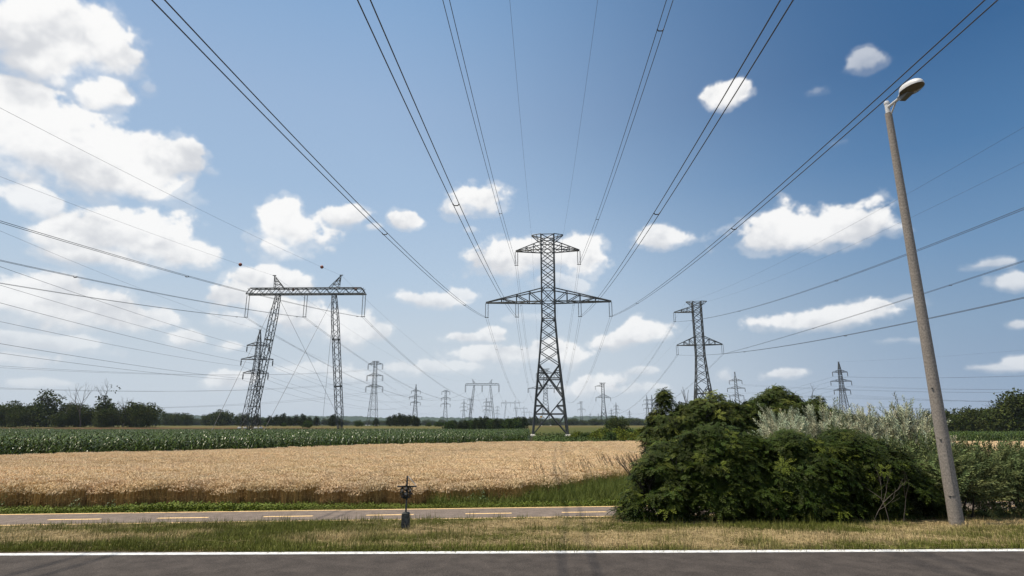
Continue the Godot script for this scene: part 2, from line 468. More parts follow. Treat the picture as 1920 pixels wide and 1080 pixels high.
func build_ground() -> void:
	var rows := [-40.0, -12.0, -3.0, 1.0, 1.3, 8.0]
	var d := 8.2
	while d < 9200.0:
		rows.append(d)
		d += 0.16 if d < 20.0 else (0.6 if d < 40.0 else maxf(1.5, d * 0.022))
	var cols := 200
	var s := Shape.new()
	var pv := []
	var pc := []
	for r in rows:
		var lv := PackedVector3Array()
		var lc := PackedColorArray()
		for k in cols + 1:
			var t := (k / float(cols) - 0.5) * 2.0
			var x := t * (26.0 + maxf(r, 0.0) * 1.25) * (1.0 + 1.2 * absf(t) * t * t)
			lv.append(P(x, ground_y(x, r), r))
			lc.append(ground_color(x, r))
		pv.append(lv); pc.append(lc)
	var idx := PackedInt32Array()
	var vv := PackedVector3Array()
	var cc := PackedColorArray()
	for r in rows.size():
		vv.append_array(pv[r]); cc.append_array(pc[r])
	for r in rows.size() - 1:
		for k in cols:
			var a := r * (cols + 1) + k
			idx.append_array([a, a + cols + 1, a + cols + 2, a, a + cols + 2, a + 1])
	var arr := []
	arr.resize(Mesh.ARRAY_MAX)
	arr[Mesh.ARRAY_VERTEX] = vv
	arr[Mesh.ARRAY_COLOR] = cc
	arr[Mesh.ARRAY_INDEX] = idx
	var st := SurfaceTool.new()
	st.create_from_arrays(arr)
	st.generate_normals()
	structure("ground", st.commit(), M.ground)

func strip(x0: float, x1: float, f: Callable, off0: float, off1: float, y0: float, y1: float, n := 1) -> ArrayMesh: # a slab that follows a line across the view
	var s := Shape.new()
	for k in n:
		var a := lerpf(x0, x1, k / float(n))
		var b := lerpf(x0, x1, (k + 1) / float(n))
		s.hexa([P(a, y0, f.call(a) + off0), P(b, y0, f.call(b) + off0), P(b, y0, f.call(b) + off1), P(a, y0, f.call(a) + off1)], [P(a, y1, f.call(a) + off0), P(b, y1, f.call(b) + off0), P(b, y1, f.call(b) + off1), P(a, y1, f.call(a) + off1)])
	return s.mesh(false)

func build_road() -> void:
	var road := structure("road", strip(-90, 90, road_edge, -7.0, 0.10, 0.5, 0.70), M.asphalt)
	part("edge_line", strip(-90, 90, road_edge, -0.08, 0.055, 0.701, 0.704), M.white_paint, road)
	part("edge_line", strip(-90, 90, road_edge, -6.85, -6.70, 0.701, 0.704), M.white_paint, road)
	var path := structure("bike_path", strip(-70, 60, path_near, 0.0, 2.0, -0.12, 0.045), M.path)
	part("edge_line", strip(-70, 60, path_near, 0.03, 0.13, 0.046, 0.049), M.orange_paint, path)
	part("edge_line", strip(-70, 60, path_near, 1.86, 1.96, 0.046, 0.049), M.orange_paint, path)
	for k in range(-5, 14):
		var x := -11.78 + 2.63 * k
		part("dash", strip(x, x + 1.25, path_near, 0.82, 0.93, 0.046, 0.049), M.orange_paint, path)

func build_hills() -> void:
	# a low wooded ridge along the horizon, its treetops rough against the sky
	var f := FastNoiseLite.new()
	f.seed = 5; f.frequency = 0.0011; f.fractal_octaves = 3
	var tops := FastNoiseLite.new()
	tops.seed = 6; tops.frequency = 0.03; tops.fractal_octaves = 3
	var cols := 900
	var radii := [2300.0, 2450.0, 2600.0, 2800.0, 3000.0, 3200.0, 3400.0, 3700.0, 4000.0, 4300.0, 4700.0, 5200.0]
	var vv := PackedVector3Array(); var cc := PackedColorArray(); var idx := PackedInt32Array()
	for r in radii.size():
		for k in cols + 1:
			var az := deg_to_rad(-62.0 + 124.0 * k / cols)
			var x: float = radii[r] * sin(az)
			var d: float = radii[r] * cos(az)
			var t := r / float(radii.size() - 1)
			var ridge := (33.0 + 40.0 * f.get_noise_2d(x, d * 0.4)) * smoothstep(0.0, 0.75, t) * (1.0 - 0.35 * smoothstep(0.05, 0.6, az))
			var wood := smoothstep(-0.52, -0.44, f.get_noise_2d(x * 1.7 + 900.0, d * 2.4))
			vv.append(P(x, -2.0 + ridge + wood * (7.0 + 9.0 * tops.get_noise_2d(x, d)), d))
			var field := Color(0.10, 0.12, 0.045).lerp(Color(0.17, 0.15, 0.07), smoothstep(0.0, 0.15, f.get_noise_2d(x * 2.2, d * 3.0)))
			cc.append(field.lerp(Color(0.022, 0.040, 0.016).lerp(Color(0.038, 0.058, 0.022), 0.5 + tops.get_noise_2d(x * 0.7, d)), wood))
	for r in radii.size() - 1:
		for k in cols:
			var a := r * (cols + 1) + k
			idx.append_array([a, a + cols + 1, a + cols + 2, a, a + cols + 2, a + 1])
	var arr := []
	arr.resize(Mesh.ARRAY_MAX)
	arr[Mesh.ARRAY_VERTEX] = vv; arr[Mesh.ARRAY_COLOR] = cc; arr[Mesh.ARRAY_INDEX] = idx
	var st := SurfaceTool.new()
	st.create_from_arrays(arr)
	st.generate_normals()
	structure("hills", st.commit(), M.hill)

# ------------------------------------------------------------------ lattice towers
var unit_beam: Mesh

func bar(called: String, a: Vector3, b: Vector3, w: float, m: Material, parent: Node) -> void:
	var y := b - a
	var x := y.cross(Vector3(0.31, 0.2, 0.93)).normalized() * w
	var z := x.cross(y).normalized() * w
	part(called, unit_beam, m, parent, Transform3D(Basis(x, y, z), a))

# A tower is a list of members [part, which one, from, to, thickness]
func corners(y: float, h: float) -> Array:
	return [Vector3(-h, y, h), Vector3(h, y, h), Vector3(h, y, -h), Vector3(-h, y, -h)]

func lattice(list: Array, levels: Array, leg_w: float, w: float, rings: Array) -> void:
	for k in levels.size() - 1:
		var lo := corners(levels[k][0], levels[k][1])
		var hi := corners(levels[k + 1][0], levels[k + 1][1])
		for s in 4:
			var s2 := (s + 1) % 4
			list.append(["leg", s, lo[s], hi[s], leg_w])
			list.append(["brace", 0, lo[s], hi[s2], w])
			list.append(["brace", 0, lo[s2], hi[s], w])
			if rings.has(k):
				list.append(["brace", 0, lo[s], lo[s2], w])

func big_panel(list: Array, y0: float, h0: float, y1: float, h1: float, w: float) -> void: # a tall cross with a beam through its middle and short struts to the legs
	var lo := corners(y0, h0)
	var hi := corners(y1, h1)
	var t := h0 / (h0 + h1)
	var mid := corners(lerpf(y0, y1, t), lerpf(h0, h1, t))
	for s in 4:
		var s2 := (s + 1) % 4
		var x: Vector3 = (mid[s] + mid[s2]) * 0.5
		list.append(["brace", 0, lo[s], hi[s2], w * 1.25])
		list.append(["brace", 0, lo[s2], hi[s], w * 1.25])
		list.append(["brace", 0, mid[s], mid[s2], w * 1.25])
		for e in [[lo[s], hi[s], mid[s]], [lo[s2], hi[s2], mid[s2]]]:
			var up: Vector3 = (e[1] + x) * 0.5
			var dn: Vector3 = (e[0] + x) * 0.5
			list.append(["brace", 0, e[2], up, w])
			list.append(["brace", 0, e[2], dn, w])
			list.append(["brace", 0, up, (e[2] as Vector3).lerp(e[1], 0.5), w])
			list.append(["brace", 0, dn, (e[2] as Vector3).lerp(e[0], 0.5), w])
		list.append(["leg", s, lo[s], hi[s], w * 2.0])

func truss_arm(list: Array, k: int, side: float, y: float, top: float, h: float, h_top: float, reach: float, posts: Array, w: float, called := "cross_arm") -> void:
	var tip := Vector3(side * reach, y, 0)
	for z in [-1.0, 1.0]:
		var root := Vector3(side * h, y, h * z)
		var high := Vector3(side * h_top, top, h_top * z)
		var end := tip + Vector3(0, 0, 0.12 * z)
		list.append([called, k, root, end, w * 1.5])
		list.append([called, k, high, end + Vector3(0, 0.12, 0), w * 1.3])
		var last_low := root
		for t in posts:
			var low := root.lerp(end, t)
			var up := high.lerp(end + Vector3(0, 0.12, 0), t)
			list.append([called, k, low, up, w])
			list.append([called, k, last_low, up, w])
			list.append([called, k, low, Vector3(low.x, low.y, -low.z), w * 0.8])
			last_low = low
	for t in posts:
		list.append([called, k, Vector3(side * lerpf(h, reach, t), y, -h * (1.0 - t)), Vector3(side * lerpf(h, reach, t - 0.25), y, h * (1.0 - t + 0.25)), w * 0.8])

func tower_two_arms(full: bool) -> Dictionary: # flat-topped tower with a short upper and a long lower arm; not full: arms for one circuit
	var L := []
	var W := 0.13
	lattice(L, [[14.4, 2.12], [17.0, 1.87], [19.3, 1.70], [21.6, 1.54], [23.8, 1.38], [25.7, 1.38], [27.5, 1.38], [30.3, 1.38], [32.4, 1.38], [34.5, 1.38], [36.6, 1.38], [38.8, 1.38], [40.7, 1.38], [42.2, 1.38]], 0.26, W, [4, 6, 7, 11, 12])
	for s in 4:
		L.append(["brace", 0, corners(42.2, 1.38)[s], corners(42.2, 1.38)[(s + 1) % 4], W])
	big_panel(L, 0.45, 3.45, 7.7, 2.78, 0.15)
	big_panel(L, 7.7, 2.78, 14.4, 2.12, 0.15)
	var outer := 13.2 if full else 7.4
	var k := 0
	for s in [-1.0, 1.0]:
		truss_arm(L, k, s, 27.5, 30.3, 1.38, 1.38, outer, [0.22, 0.45, 0.72] if full else [0.3, 0.6], 0.14)
		k += 1
	for s in [-1.0, 1.0] if full else [-1.0]:
		truss_arm(L, k, s, 38.8, 40.7, 1.38, 1.38, 6.85 if full else 7.6, [0.3, 0.6], 0.12)
		k += 1
	for s in [-1.0, 1.0]:
		for z in [-1.0, 1.0]:
			L.append(["earth_wire_arm", int(s), Vector3(s * 1.38, 42.3, 1.38 * z), Vector3(s * 3.4, 42.4, 0.1 * z), 0.13])
			L.append(["earth_wire_arm", int(s), Vector3(s * 1.38, 40.8, 1.38 * z), Vector3(s * 3.4, 42.3, 0.1 * z), 0.13])
			L.append(["earth_wire_arm", int(s), Vector3(s * 1.9, 41.2, 1.0 * z), Vector3(s * 2.4, 42.35, 0.7 * z), 0.10])
	var hang := [[-13.0, 27.45], [-6.6, 27.45], [6.6, 27.45], [13.0, 27.45], [-6.7, 38.75], [6.7, 38.75]] if full else [[-7.3, 27.45], [7.3, 27.45], [-7.5, 38.75]]
	return {"members": L, "hang": hang, "string": 3.05, "twin": true, "earth": [[-3.4, 42.2], [3.4, 42.2]], "feet": 3.45}

func tower_peak(arms := [[25.0, 3.5], [20.7, 4.8], [16.5, 3.8]]) -> Dictionary: # pointed tower with three arms on each side
	var L := []
	lattice(L, [[0.2, 2.3], [3.6, 2.0], [6.6, 1.73], [9.2, 1.5], [11.5, 1.3], [13.4, 1.13], [15.0, 1.0], [16.5, 0.88], [17.6, 0.82], [19.2, 0.75], [20.7, 0.7], [21.9, 0.66], [23.5, 0.62], [25.0, 0.58], [26.1, 0.52], [28.0, 0.32], [30.0, 0.1]], 0.17, 0.085, [2, 4, 7, 8, 10, 11, 13, 14])
	var k := 0
	var hang := []
	for a in arms:
		for s in [-1.0, 1.0]:
			truss_arm(L, k, s, a[0], a[0] + 1.1, 0.7, 0.66, a[1], [0.4], 0.1)
			hang.append([s * (a[1] - 0.1), a[0] - 0.05])
			k += 1
	L.append(["earth_wire_arm", 0, Vector3(-0.5, 30.0, 0), Vector3(0.5, 30.0, 0), 0.12])
	return {"members": L, "hang": hang, "string": 1.9, "twin": false, "earth": [[0.0, 30.0]], "feet": 2.3}

func tower_three_flat() -> Dictionary: # flat-topped tower with three arms on each side
	var L := []
	lattice(L, [[0.2, 2.9], [5.5, 2.55], [10.0, 2.25], [14.0, 1.97], [17.4, 1.75], [20.3, 1.55], [22.6, 1.4], [24.4, 1.28], [26.2, 1.22], [28.8, 1.14], [31.5, 1.06], [33.0, 1.02], [36.0, 0.95], [39.0, 0.88], [41.0, 0.88]], 0.2, 0.1, [2, 5, 7, 8, 10, 11, 13])
	var k := 0
	var hang := []
	for a in [[39.0, 4.9], [31.5, 5.3], [24.4, 5.7]]:
		for s in [-1.0, 1.0]:
			truss_arm(L, k, s, a[0], a[0] + 1.5, 1.05, 1.0, a[1], [0.35, 0.65], 0.11)
			hang.append([s * (a[1] - 0.1), a[0] - 0.05])
			k += 1
	for s in [-1.0, 1.0]:
		for z in [-0.8, 0.8]:
			L.append(["earth_wire_arm", int(s), Vector3(0, 41.0, z), Vector3(s * 2.4, 41.0, 0), 0.13])
			L.append(["earth_wire_arm", int(s), Vector3(s * 0.88, 39.9, z), Vector3(s * 2.4, 40.95, 0), 0.12])
	return {"members": L, "hang": hang, "string": 3.2, "twin": true, "earth": [[-2.4, 40.9], [2.4, 40.9]], "feet": 2.9}

func mast(list: Array, k: int, foot: Vector3, head: Vector3, n: int, wide: float, called: String) -> void: # a slim square lattice leg that narrows at both ends
	var y := (head - foot).normalized()
	var x := y.cross(Vector3(0, 0, 1)).normalized()
	var last := []
	for j in n + 1:
		var t := j / float(n)
		var h := wide * minf(1.0, minf(0.35 + t * 5.0, 0.62 + (1.0 - t) * 2.2))
		var c := foot.lerp(head, t)
		var ring := [c - x * h + Vector3(0, 0, h), c + x * h + Vector3(0, 0, h), c + x * h - Vector3(0, 0, h), c - x * h - Vector3(0, 0, h)]
		if j > 0:
			for s in 4:
				var s2 := (s + 1) % 4
				list.append([called, k, last[s], ring[s], 0.14])
				if j % 2:
					list.append([called, k, last[s], ring[s2], 0.075])
				else:
					list.append([called, k, last[s2], ring[s], 0.075])
		if j == n / 3 or j == 2 * n / 3:
			for s in 4:
				list.append([called, k, ring[s], ring[(s + 1) % 4], 0.14])
		last = ring

func tower_portal() -> Dictionary: # two leaning legs under one level beam, held by guy wires
	var L := []
	mast(L, 0, Vector3(-8.9, 0.4, 0), Vector3(-5.75, 28.3, 0), 24, 0.6, "leg")
	mast(L, 1, Vector3(8.9, 0.4, 0), Vector3(5.75, 28.3, 0), 24, 0.6, "leg")
	var n := 24
	for z in [-0.6, 0.6]: # the beam, a box girder with slanted ends
		L.append(["beam", 0, Vector3(-12.2, 28.35, z), Vector3(12.2, 28.35, z), 0.19])
		L.append(["beam", 0, Vector3(-11.4, 29.55, z), Vector3(11.4, 29.55, z), 0.17])
		for s in [-1.0, 1.0]:
			L.append(["beam", 0, Vector3(s * 12.2, 28.35, z), Vector3(s * 11.4, 29.55, z), 0.13])
		for k in n:
			var a := lerpf(-11.9, 11.9, k / float(n))
			var b := lerpf(-11.9, 11.9, (k + 1) / float(n))
			L.append(["beam", 0, Vector3(a, 28.35 if k % 2 else 29.5, z), Vector3(b, 29.5 if k % 2 else 28.35, z), 0.09])
	for k in n + 1:
		var a := lerpf(-11.4, 11.4, k / float(n))
		L.append(["beam", 0, Vector3(a, 28.35, -0.6), Vector3(a, 28.35, 0.6), 0.08])
		L.append(["beam", 0, Vector3(a, 29.55, -0.6), Vector3(a, 29.55, 0.6), 0.08])
	for s in [-1.0, 1.0]: # horns for the earth wires
		var tip := Vector3(s * 6.95, 32.35, 0)
		var k := 0 if s < 0.0 else 1
		for z in [-0.5, 0.5]:
			L.append(["earth_wire_horn", k, Vector3(s * 6.6, 29.6, z), tip, 0.12])
			L.append(["earth_wire_horn", k, Vector3(s * 4.7, 29.6, z), tip, 0.12])
			for t in [0.3, 0.55, 0.75]:
				L.append(["earth_wire_horn", k, Vector3(s * 6.6, 29.6, z).lerp(tip, t), Vector3(s * 4.7, 29.6, z).lerp(tip, t), 0.07])
				L.append(["earth_wire_horn", k, Vector3(s * 6.6, 29.6, z).lerp(tip, t - 0.25), Vector3(s * 4.7, 29.6, z).lerp(tip, t), 0.07])
		L.append(["earth_wire_horn", k, tip + Vector3(-0.35, 0, 0), tip + Vector3(0.35, 0, 0), 0.14])
	return {"members": L, "hang": [[-11.95, 28.25], [0.0, 28.25], [11.95, 28.25]], "string": 4.6, "twin": true, "earth": [[-6.95, 32.3], [6.95, 32.3]], "feet": 0.0, "guys": true}

var string_mesh := {}

func insulator_string(length: float, fine: bool, r: float) -> Mesh:
	var key := "%.2f %s %.2f" % [length, fine, r]
	if not string_mesh.has(key):
		var s := Shape.new()
		if fine:
			var prof := [Vector2(0.03, 0.0)]
			var n := int(length / 0.19)
			for k in n:
				var y := -0.12 - k * (length - 0.3) / n
				prof.append_array([Vector2(0.035, y), Vector2(r, y - 0.045), Vector2(r * 0.9, y - 0.06), Vector2(0.04, y - 0.075)])
			prof.append(Vector2(0.03, -length))
			prof.reverse()
			s.lathe(prof, 8)
		else:
			s.tube([Vector3.ZERO, Vector3(0, -0.2, 0), Vector3(0, -0.25, 0), Vector3(0, -length + 0.2, 0), Vector3(0, -length, 0)], [0.04, 0.04, r, r, 0.04], 6)
		string_mesh[key] = s.mesh(false)
	return string_mesh[key]

# level 2: every bar a part; 1: legs, arms and bracing as parts; 0: too far to show parts
func pylon(spec: Dictionary, called: String, label: String, at: Vector3, turn: float, level: int, m: Material, group := "") -> Dictionary:
	var ends := {"hang": [], "earth": []}
	var root: Node3D
	if level == 0:
		var s := Shape.new()
		for e in spec.members:
			s.beam(e[2], e[3], e[4] * 0.9)
		for h in spec.hang:
			s.tube([Vector3(h[0], h[1], 0), Vector3(h[0], h[1] - spec.string, 0)], [0.12, 0.12], 4, false)
		root = single(called, label, "pylon", s.mesh(false), m, at, group)
		root.rotation.y = turn
	else:
		root = thing(called, label, "pylon", at, turn, group)
		var holders := {}
		var merged := {}
		for e in spec.members:
			var key := "%s %d" % [e[0], e[1]]
			if level == 2 and e[0] == "brace":
				bar("brace", e[2], e[3], e[4], m, root)
			elif level == 2:
				if not holders.has(key):
					holders[key] = Node3D.new()
					holders[key].name = e[0]
					root.add_child(holders[key], true)
				bar("bar", e[2], e[3], e[4], m, holders[key])
			else:
				if not merged.has(key):
					merged[key] = Shape.new()
				merged[key].beam(e[2], e[3], e[4])
		for key in merged:
			var o := part(key.split(" ")[0].replace("brace", "bracing"), merged[key].mesh(false), m, root)
			if key.begins_with("brace"):
				o.set_meta("kind", "stuff")
		if spec.feet > 0.0:
			for c in corners(0.0, spec.feet):
				var s := Shape.new()
				var w := 0.75 if spec.feet > 3.0 else 0.45
				s.hexa([c + Vector3(-w, -0.6, -w), c + Vector3(w, -0.6, -w), c + Vector3(w, -0.6, w), c + Vector3(-w, -0.6, w)], [c + Vector3(-w, 0.32, -w), c + Vector3(w, 0.32, -w), c + Vector3(w, 0.32, w), c + Vector3(-w, 0.32, w)])
				s.hexa([c + Vector3(-w, 0.32, -w), c + Vector3(w, 0.32, -w), c + Vector3(w, 0.32, w), c + Vector3(-w, 0.32, w)], [c + Vector3(-0.3, 0.55, -0.3), c + Vector3(0.3, 0.55, -0.3), c + Vector3(0.3, 0.55, 0.3), c + Vector3(-0.3, 0.55, 0.3)])
				part("footing", s.mesh(false), M.pale_concrete, root)
		var twin: bool = spec.twin
		for h in spec.hang:
			for k in [-0.27, 0.27] if twin else [0.0]:
				part("insulator", insulator_string(spec.string, level == 2, 0.13 if twin else 0.17), M.insulator, root, Transform3D(Basis(), Vector3(h[0] + k, h[1], 0)))
			if twin:
				var s := Shape.new()
				s.box(Vector3(-0.42, -0.06, -0.05), Vector3(0.42, 0.06, 0.05))
				part("yoke", s.mesh(false), m, root, Transform3D(Basis(), Vector3(h[0], h[1] - spec.string, 0)))
		if spec.has("guys"):
			for g in [[-5.9, 3.0, -24.0], [-5.9, -4.0, 24.0], [5.9, -3.0, -24.0], [5.9, 4.0, 24.0]]:
				var s := Shape.new()
				s.tube([Vector3(g[0], 28.2, 0), Vector3(g[1], 0.2, g[2])], [0.03, 0.03], 5)
				part("guy_wire", s.mesh(false), M.wire, root)
			for s2 in [-1.0, 1.0]:
				var s := Shape.new()
				s.box(Vector3(s2 * 8.9 - 0.6, -0.5, -0.6), Vector3(s2 * 8.9 + 0.6, 0.4, 0.6))
				part("footing", s.mesh(false), M.pale_concrete, root)
	for h in spec.hang:
		ends.hang.append(root.transform * Vector3(h[0], h[1] - spec.string - 0.1, 0))
	for h in spec.earth:
		ends.earth.append(root.transform * Vector3(h[0], h[1], 0))
	ends.root = root
	return ends

# ------------------------------------------------------------------ wires
func sagging(a: Vector3, b: Vector3, sag: float, n: int) -> Array:
	var out := []
	var len2 := Vector2(b.x - a.x, b.z - a.z).length()
	for k in n + 1:
		var t := k / float(n)
		out.append(a.lerp(b, t) + Vector3.DOWN * sag * len2 * len2 * t * (1.0 - t))
	return out

func wire(label: String, a: Vector3, b: Vector3, sag: float, r: float, group: String, n := 40, called := "power_line") -> Node3D:
	var s := Shape.new()
	var pts := []
	for p in sagging(a, b, sag, n):
		pts.append(p - a)
	var rr := []
	rr.resize(pts.size()); rr.fill(r)
	s.tube(pts, rr, 5, false)
	return single(called, label, "power line" if called == "power_line" else "earth wire", s.mesh(false), M.wire, a, group)

func twin_wire(label: String, a: Vector3, b: Vector3, sag: float, r: float, group: String, spacers: Array, n := 48) -> Node3D:
	var o := thing("twin_power_line", label, "power line", a, 0.0, group)
	var side := (b - a).cross(Vector3.UP).normalized() * 0.2
	var rr := []
	rr.resize(n + 1); rr.fill(r)
	for k in [-1.0, 1.0]:
		var pts := []
		for p in sagging(a, b, sag, n):
			pts.append(p - a + side * k)
		var s := Shape.new()
		s.tube(pts, rr, 5, false)
		part("conductor", s.mesh(false), M.wire, o)
	var len2 := Vector2(b.x - a.x, b.z - a.z).length()
	for t in spacers:
		var c: Vector3 = a.lerp(b, t) + Vector3.DOWN * sag * len2 * len2 * t * (1.0 - t) - a
		var s := Shape.new()
		s.tube([c - side * 1.05 + Vector3(0, 0.02, 0), c - side * 0.6 + Vector3(0, -0.1, 0), c + side * 0.6 + Vector3(0, -0.1, 0), c + side * 1.05 + Vector3(0, 0.02, 0)], [0.045, 0.04, 0.04, 0.045], 5)
		part("spacer", s.mesh(false), M.wire, o)
	return o

const COUNT := ["first", "second", "third", "fourth", "fifth", "sixth", "seventh", "eighth", "ninth", "tenth", "eleventh", "twelfth", "thirteenth", "fourteenth", "fifteenth", "sixteenth", "seventeenth", "eighteenth", "nineteenth", "twentieth"]

func build_lines() -> void:
	var sm := Shape.new()
	sm.box(Vector3(-0.5, 0, -0.5), Vector3(0.5, 1, 0.5))
	unit_beam = sm.mesh(false)
	var big := tower_two_arms(true)
	var one := tower_two_arms(false)
	var peak := tower_peak()
	var flat := tower_three_flat()
	var portal := tower_portal()
	# the line overhead
	var a := pylon(big, "lattice_pylon", "tall dark lattice pylon with two cross arms in the middle of the picture", P(7.65, 0, 119), -0.0547, 2, M.steel)
	var plate := Shape.new()
	plate.box(Vector3(-1.95, 3.72, 3.2), Vector3(-1.55, 4.05, 3.24))
	part("warning_plate", plate.mesh(false), M.yellow_plate, a.root)
	var a2 := pylon(big, "lattice_pylon", "grey lattice pylon seen through the legs of the big dark pylon", P(25.2, 1.3, 440), -0.0547, 1, M.steel)
	var phase := ["outer left, long arm", "inner left, long arm", "inner right, long arm", "outer right, long arm", "left, short upper arm", "right, short upper arm"]
	var off := [0.126, 0.15, 0.14, 0.125, 0.17, 0.155]
	var back := P(-14.77, 0, -270) - P(0, 0, 0)
	for k in 6:
		var sp := []
		for j in 6:
			sp.append(off[k] + 0.164 * j)
		twin_wire("thick twin cable overhead, from the big dark pylon towards the road: " + phase[k], a.hang[k], a.hang[k] + back, 0.00052, 0.024, "twin cables of the middle line", sp, 72)
		sp = []
		for j in 6:
			sp.append(0.08 + 0.15 * j)
		twin_wire("thin twin cable sinking away behind the big dark pylon: " + phase[k], a.hang[k], a2.hang[k], 0.00046, 0.021, "twin cables of the middle line", sp)
	for k in 2:
		wire("thin top wire overhead, from the big dark pylon's %s top corner towards the road" % ["left", "right"][k], a.earth[k], a.earth[k] + back, 0.00051, 0.012, "top wires of the middle line", 60, "earth_wire")
		wire("thin top wire behind the big dark pylon's %s top corner" % ["left", "right"][k], a.earth[k], a2.earth[k], 0.0004, 0.012, "top wires of the middle line", 40, "earth_wire")
	# the line on the right
	var b := pylon(one, "lattice_pylon", "dark lattice pylon behind the bushes with an upper arm on its left only", P(62.75, 0.8, 192), -0.16, 2, M.steel)
	var b2 := pylon(one, "lattice_pylon", "grey lattice pylon right of the big one, upper arm on one side", P(92, 1.3, 591), -0.073, 1, M.steel)
	var b3 := pylon(one, "lattice_pylon", "small faint lattice pylon between the big pylon and the one-armed grey one", P(127, 1.3, 1077), -0.073, 0, M.steel)
	back = P(-29.2, 0, -400)
	var side := ["lower left", "lower right", "upper left"]
	for k in 3:
		twin_wire("twin cable rising to the right edge from the %s arm of the one-armed pylon" % side[k], b.hang[k], b.hang[k] + back, [0.00032, 0.00011, 0.00042][k], 0.026, "twin cables of the right line", [0.06, 0.17, 0.28, 0.39, 0.5], 60)
		twin_wire("twin cable sinking left from the one-armed pylon's %s arm" % side[k], b.hang[k], b2.hang[k], 0.0004, 0.026, "twin cables of the right line", [0.06, 0.14, 0.24, 0.36, 0.5, 0.64, 0.78], 40)
		wire("faint far cable of the right line from the %s arm, near the horizon" % side[k], b2.hang[k], b3.hang[k], 0.0003, 0.04, "faint far cables", 24)
	for k in 2:
		wire("thin top wire to the right edge from the one-armed pylon's %s top corner" % ["left", "right"][k], b.earth[k], b.earth[k] + back, 0.00035, 0.012, "top wires of the right line", 50, "earth_wire")
		wire("thin top wire behind the one-armed pylon from its %s top corner" % ["left", "right"][k], b.earth[k], b2.earth[k], 0.00032, 0.014, "top wires of the right line", 30, "earth_wire")
	# the portal line on the left
	var c := pylon(portal, "portal_pylon", "wide portal pylon standing in the maize on two leaning lattice legs", P(-42.1, 0, 115), -0.02, 2, M.steel)
	var c2 := pylon(portal, "portal_pylon", "pale portal pylon rising behind the dark pines, largest of the far ones", P(-21.2, 1.3, 415), -0.05, 1, M.steel)
	var far_portals := []
	for e in [[-2.0, 770, "faint portal pylon just right of the larger pale one"], [15.0, 1040, "fainter portal pylon left of the big pylon's left leg"], [34.0, 1370, "faintest portal pylon, touching the big pylon's left leg"]]:
		far_portals.append(pylon(portal, "portal_pylon", e[2], P(e[0], 1.3, e[1]), -0.05, 0, M.steel, "far portal pylons"))
	back = P(-20.4, 0, -280)
	var third := ["left end", "middle", "right end"]
	for k in 3:
		twin_wire("twin cable from the left edge to the %s of the near portal pylon" % third[k], c.hang[k], c.hang[k] + back, 0.00047, 0.021, "twin cables of the portal line", [0.012, 0.2, 0.36, 0.52], 60)
		twin_wire("twin cable sinking right from the %s of the near portal pylon" % third[k], c.hang[k], c2.hang[k], 0.00046, 0.024, "twin cables of the portal line", [0.02, 0.15, 0.3, 0.46, 0.62, 0.8], 40)
		wire("faint far cable from the pale portal pylon's %s" % third[k], c2.hang[k], far_portals[0].hang[k], 0.0004, 0.035, "faint far cables", 24)
	for k in 2:
		var h: Vector3 = c.earth[k]
		wire("thin top wire from the left edge to the portal's %s horn" % ["left", "right"][k], h, h + back, 0.00036, 0.013, "top wires of the portal line", 50, "earth_wire")
		wire("thin top wire sinking right from the portal's %s horn" % ["left", "right"][k], h, c2.earth[k], 0.00034, 0.014, "top wires of the portal line", 40, "earth_wire")
		var pts := sagging(h, h + back, 0.00036, 280)
		ball("orange marker ball in front of the portal pylon, left of its %s horn" % ["left", "right"][k], pts[13 if k == 0 else 10])
		pts = sagging(h, c2.earth[k], 0.00034, 300)
		ball("orange marker ball behind the portal beam at its %s" % ["left part", "right end"][k], pts[9])
	# smaller lines left and right
	var t := {}
	var spots := [
		["left", peak, -78.6, 178, 0.10, 1, "dark pointed pylon with three arms a side behind the portal's left leg", M.steel],
		["left far", peak, -71.9, 437, -0.03, 1, "small pointed pylon standing among the pines left of the middle", M.steel],
		["c", flat, -89.0, 377, -0.1, 1, "grey flat-topped pylon with three arms right of the portal's right leg", M.steel],
		["c2", flat, -79.3, 701, -0.02, 1, "small flat-topped pylon between the pointed one and the pale portal", M.steel],
		["r1", peak, 156.6, 277, -0.1, 1, "pointed pylon with three arms a side above the silvery bushes", M.steel],
		["r2", peak, 127.5, 332, -0.3, 1, "pointed pylon showing two arms above the trees, right of the one-armed pylon", M.steel],
		["r3", peak, 142.9, 599, -0.1, 1, "pointed pylon at the left edge of the dark trees behind the bushes", M.steel],
		["r4", peak, 138.0, 600, -0.1, 0, "thin pointed pylon overlapping another at the left edge of the dark trees", M.steel],
		["f1", peak, -56.7, 693, 0.0, 0, "faint pointed pylon left of the pale portal's left leg", M.steel],
		["f2", flat, -67.3, 948, 0.0, 0, "faint flat-topped pylon at the pale portal's left leg", M.steel],
		["f3", peak, -29.0, 663, 0.0, 0, "faint pointed pylon between the pale portal's legs", M.steel],
		["f4", flat, -39.7, 1039, 0.0, 0, "faint flat-topped pylon beside the pale portal's right leg", M.steel],
		["f5", flat, -33.0, 1330, 0.0, 0, "very faint flat-topped pylon right of the pale portal's right leg", M.steel],
		["f6", peak, 141.8, 801, 0.0, 0, "faint pointed pylon right of the grey one-armed pylon", M.steel],
		["f7", peak, 240.0, 1204, 0.0, 0, "tiny pointed pylon over the far wood right of the grey one-armed pylon", M.steel],
		["f8", peak, 182.0, 1080, 0.0, 0, "tiny pointed pylon close beside the faint one right of the grey pylon", M.steel],
		["f9", peak, 196.0, 1480, 0.0, 0, "tiny far pylon between two grey flat-topped pylons right of the big one", M.steel],
		["f10", peak, 228.0, 1560, 0.0, 0, "tiniest far pylon just left of the grey one-armed pylon", M.steel]]
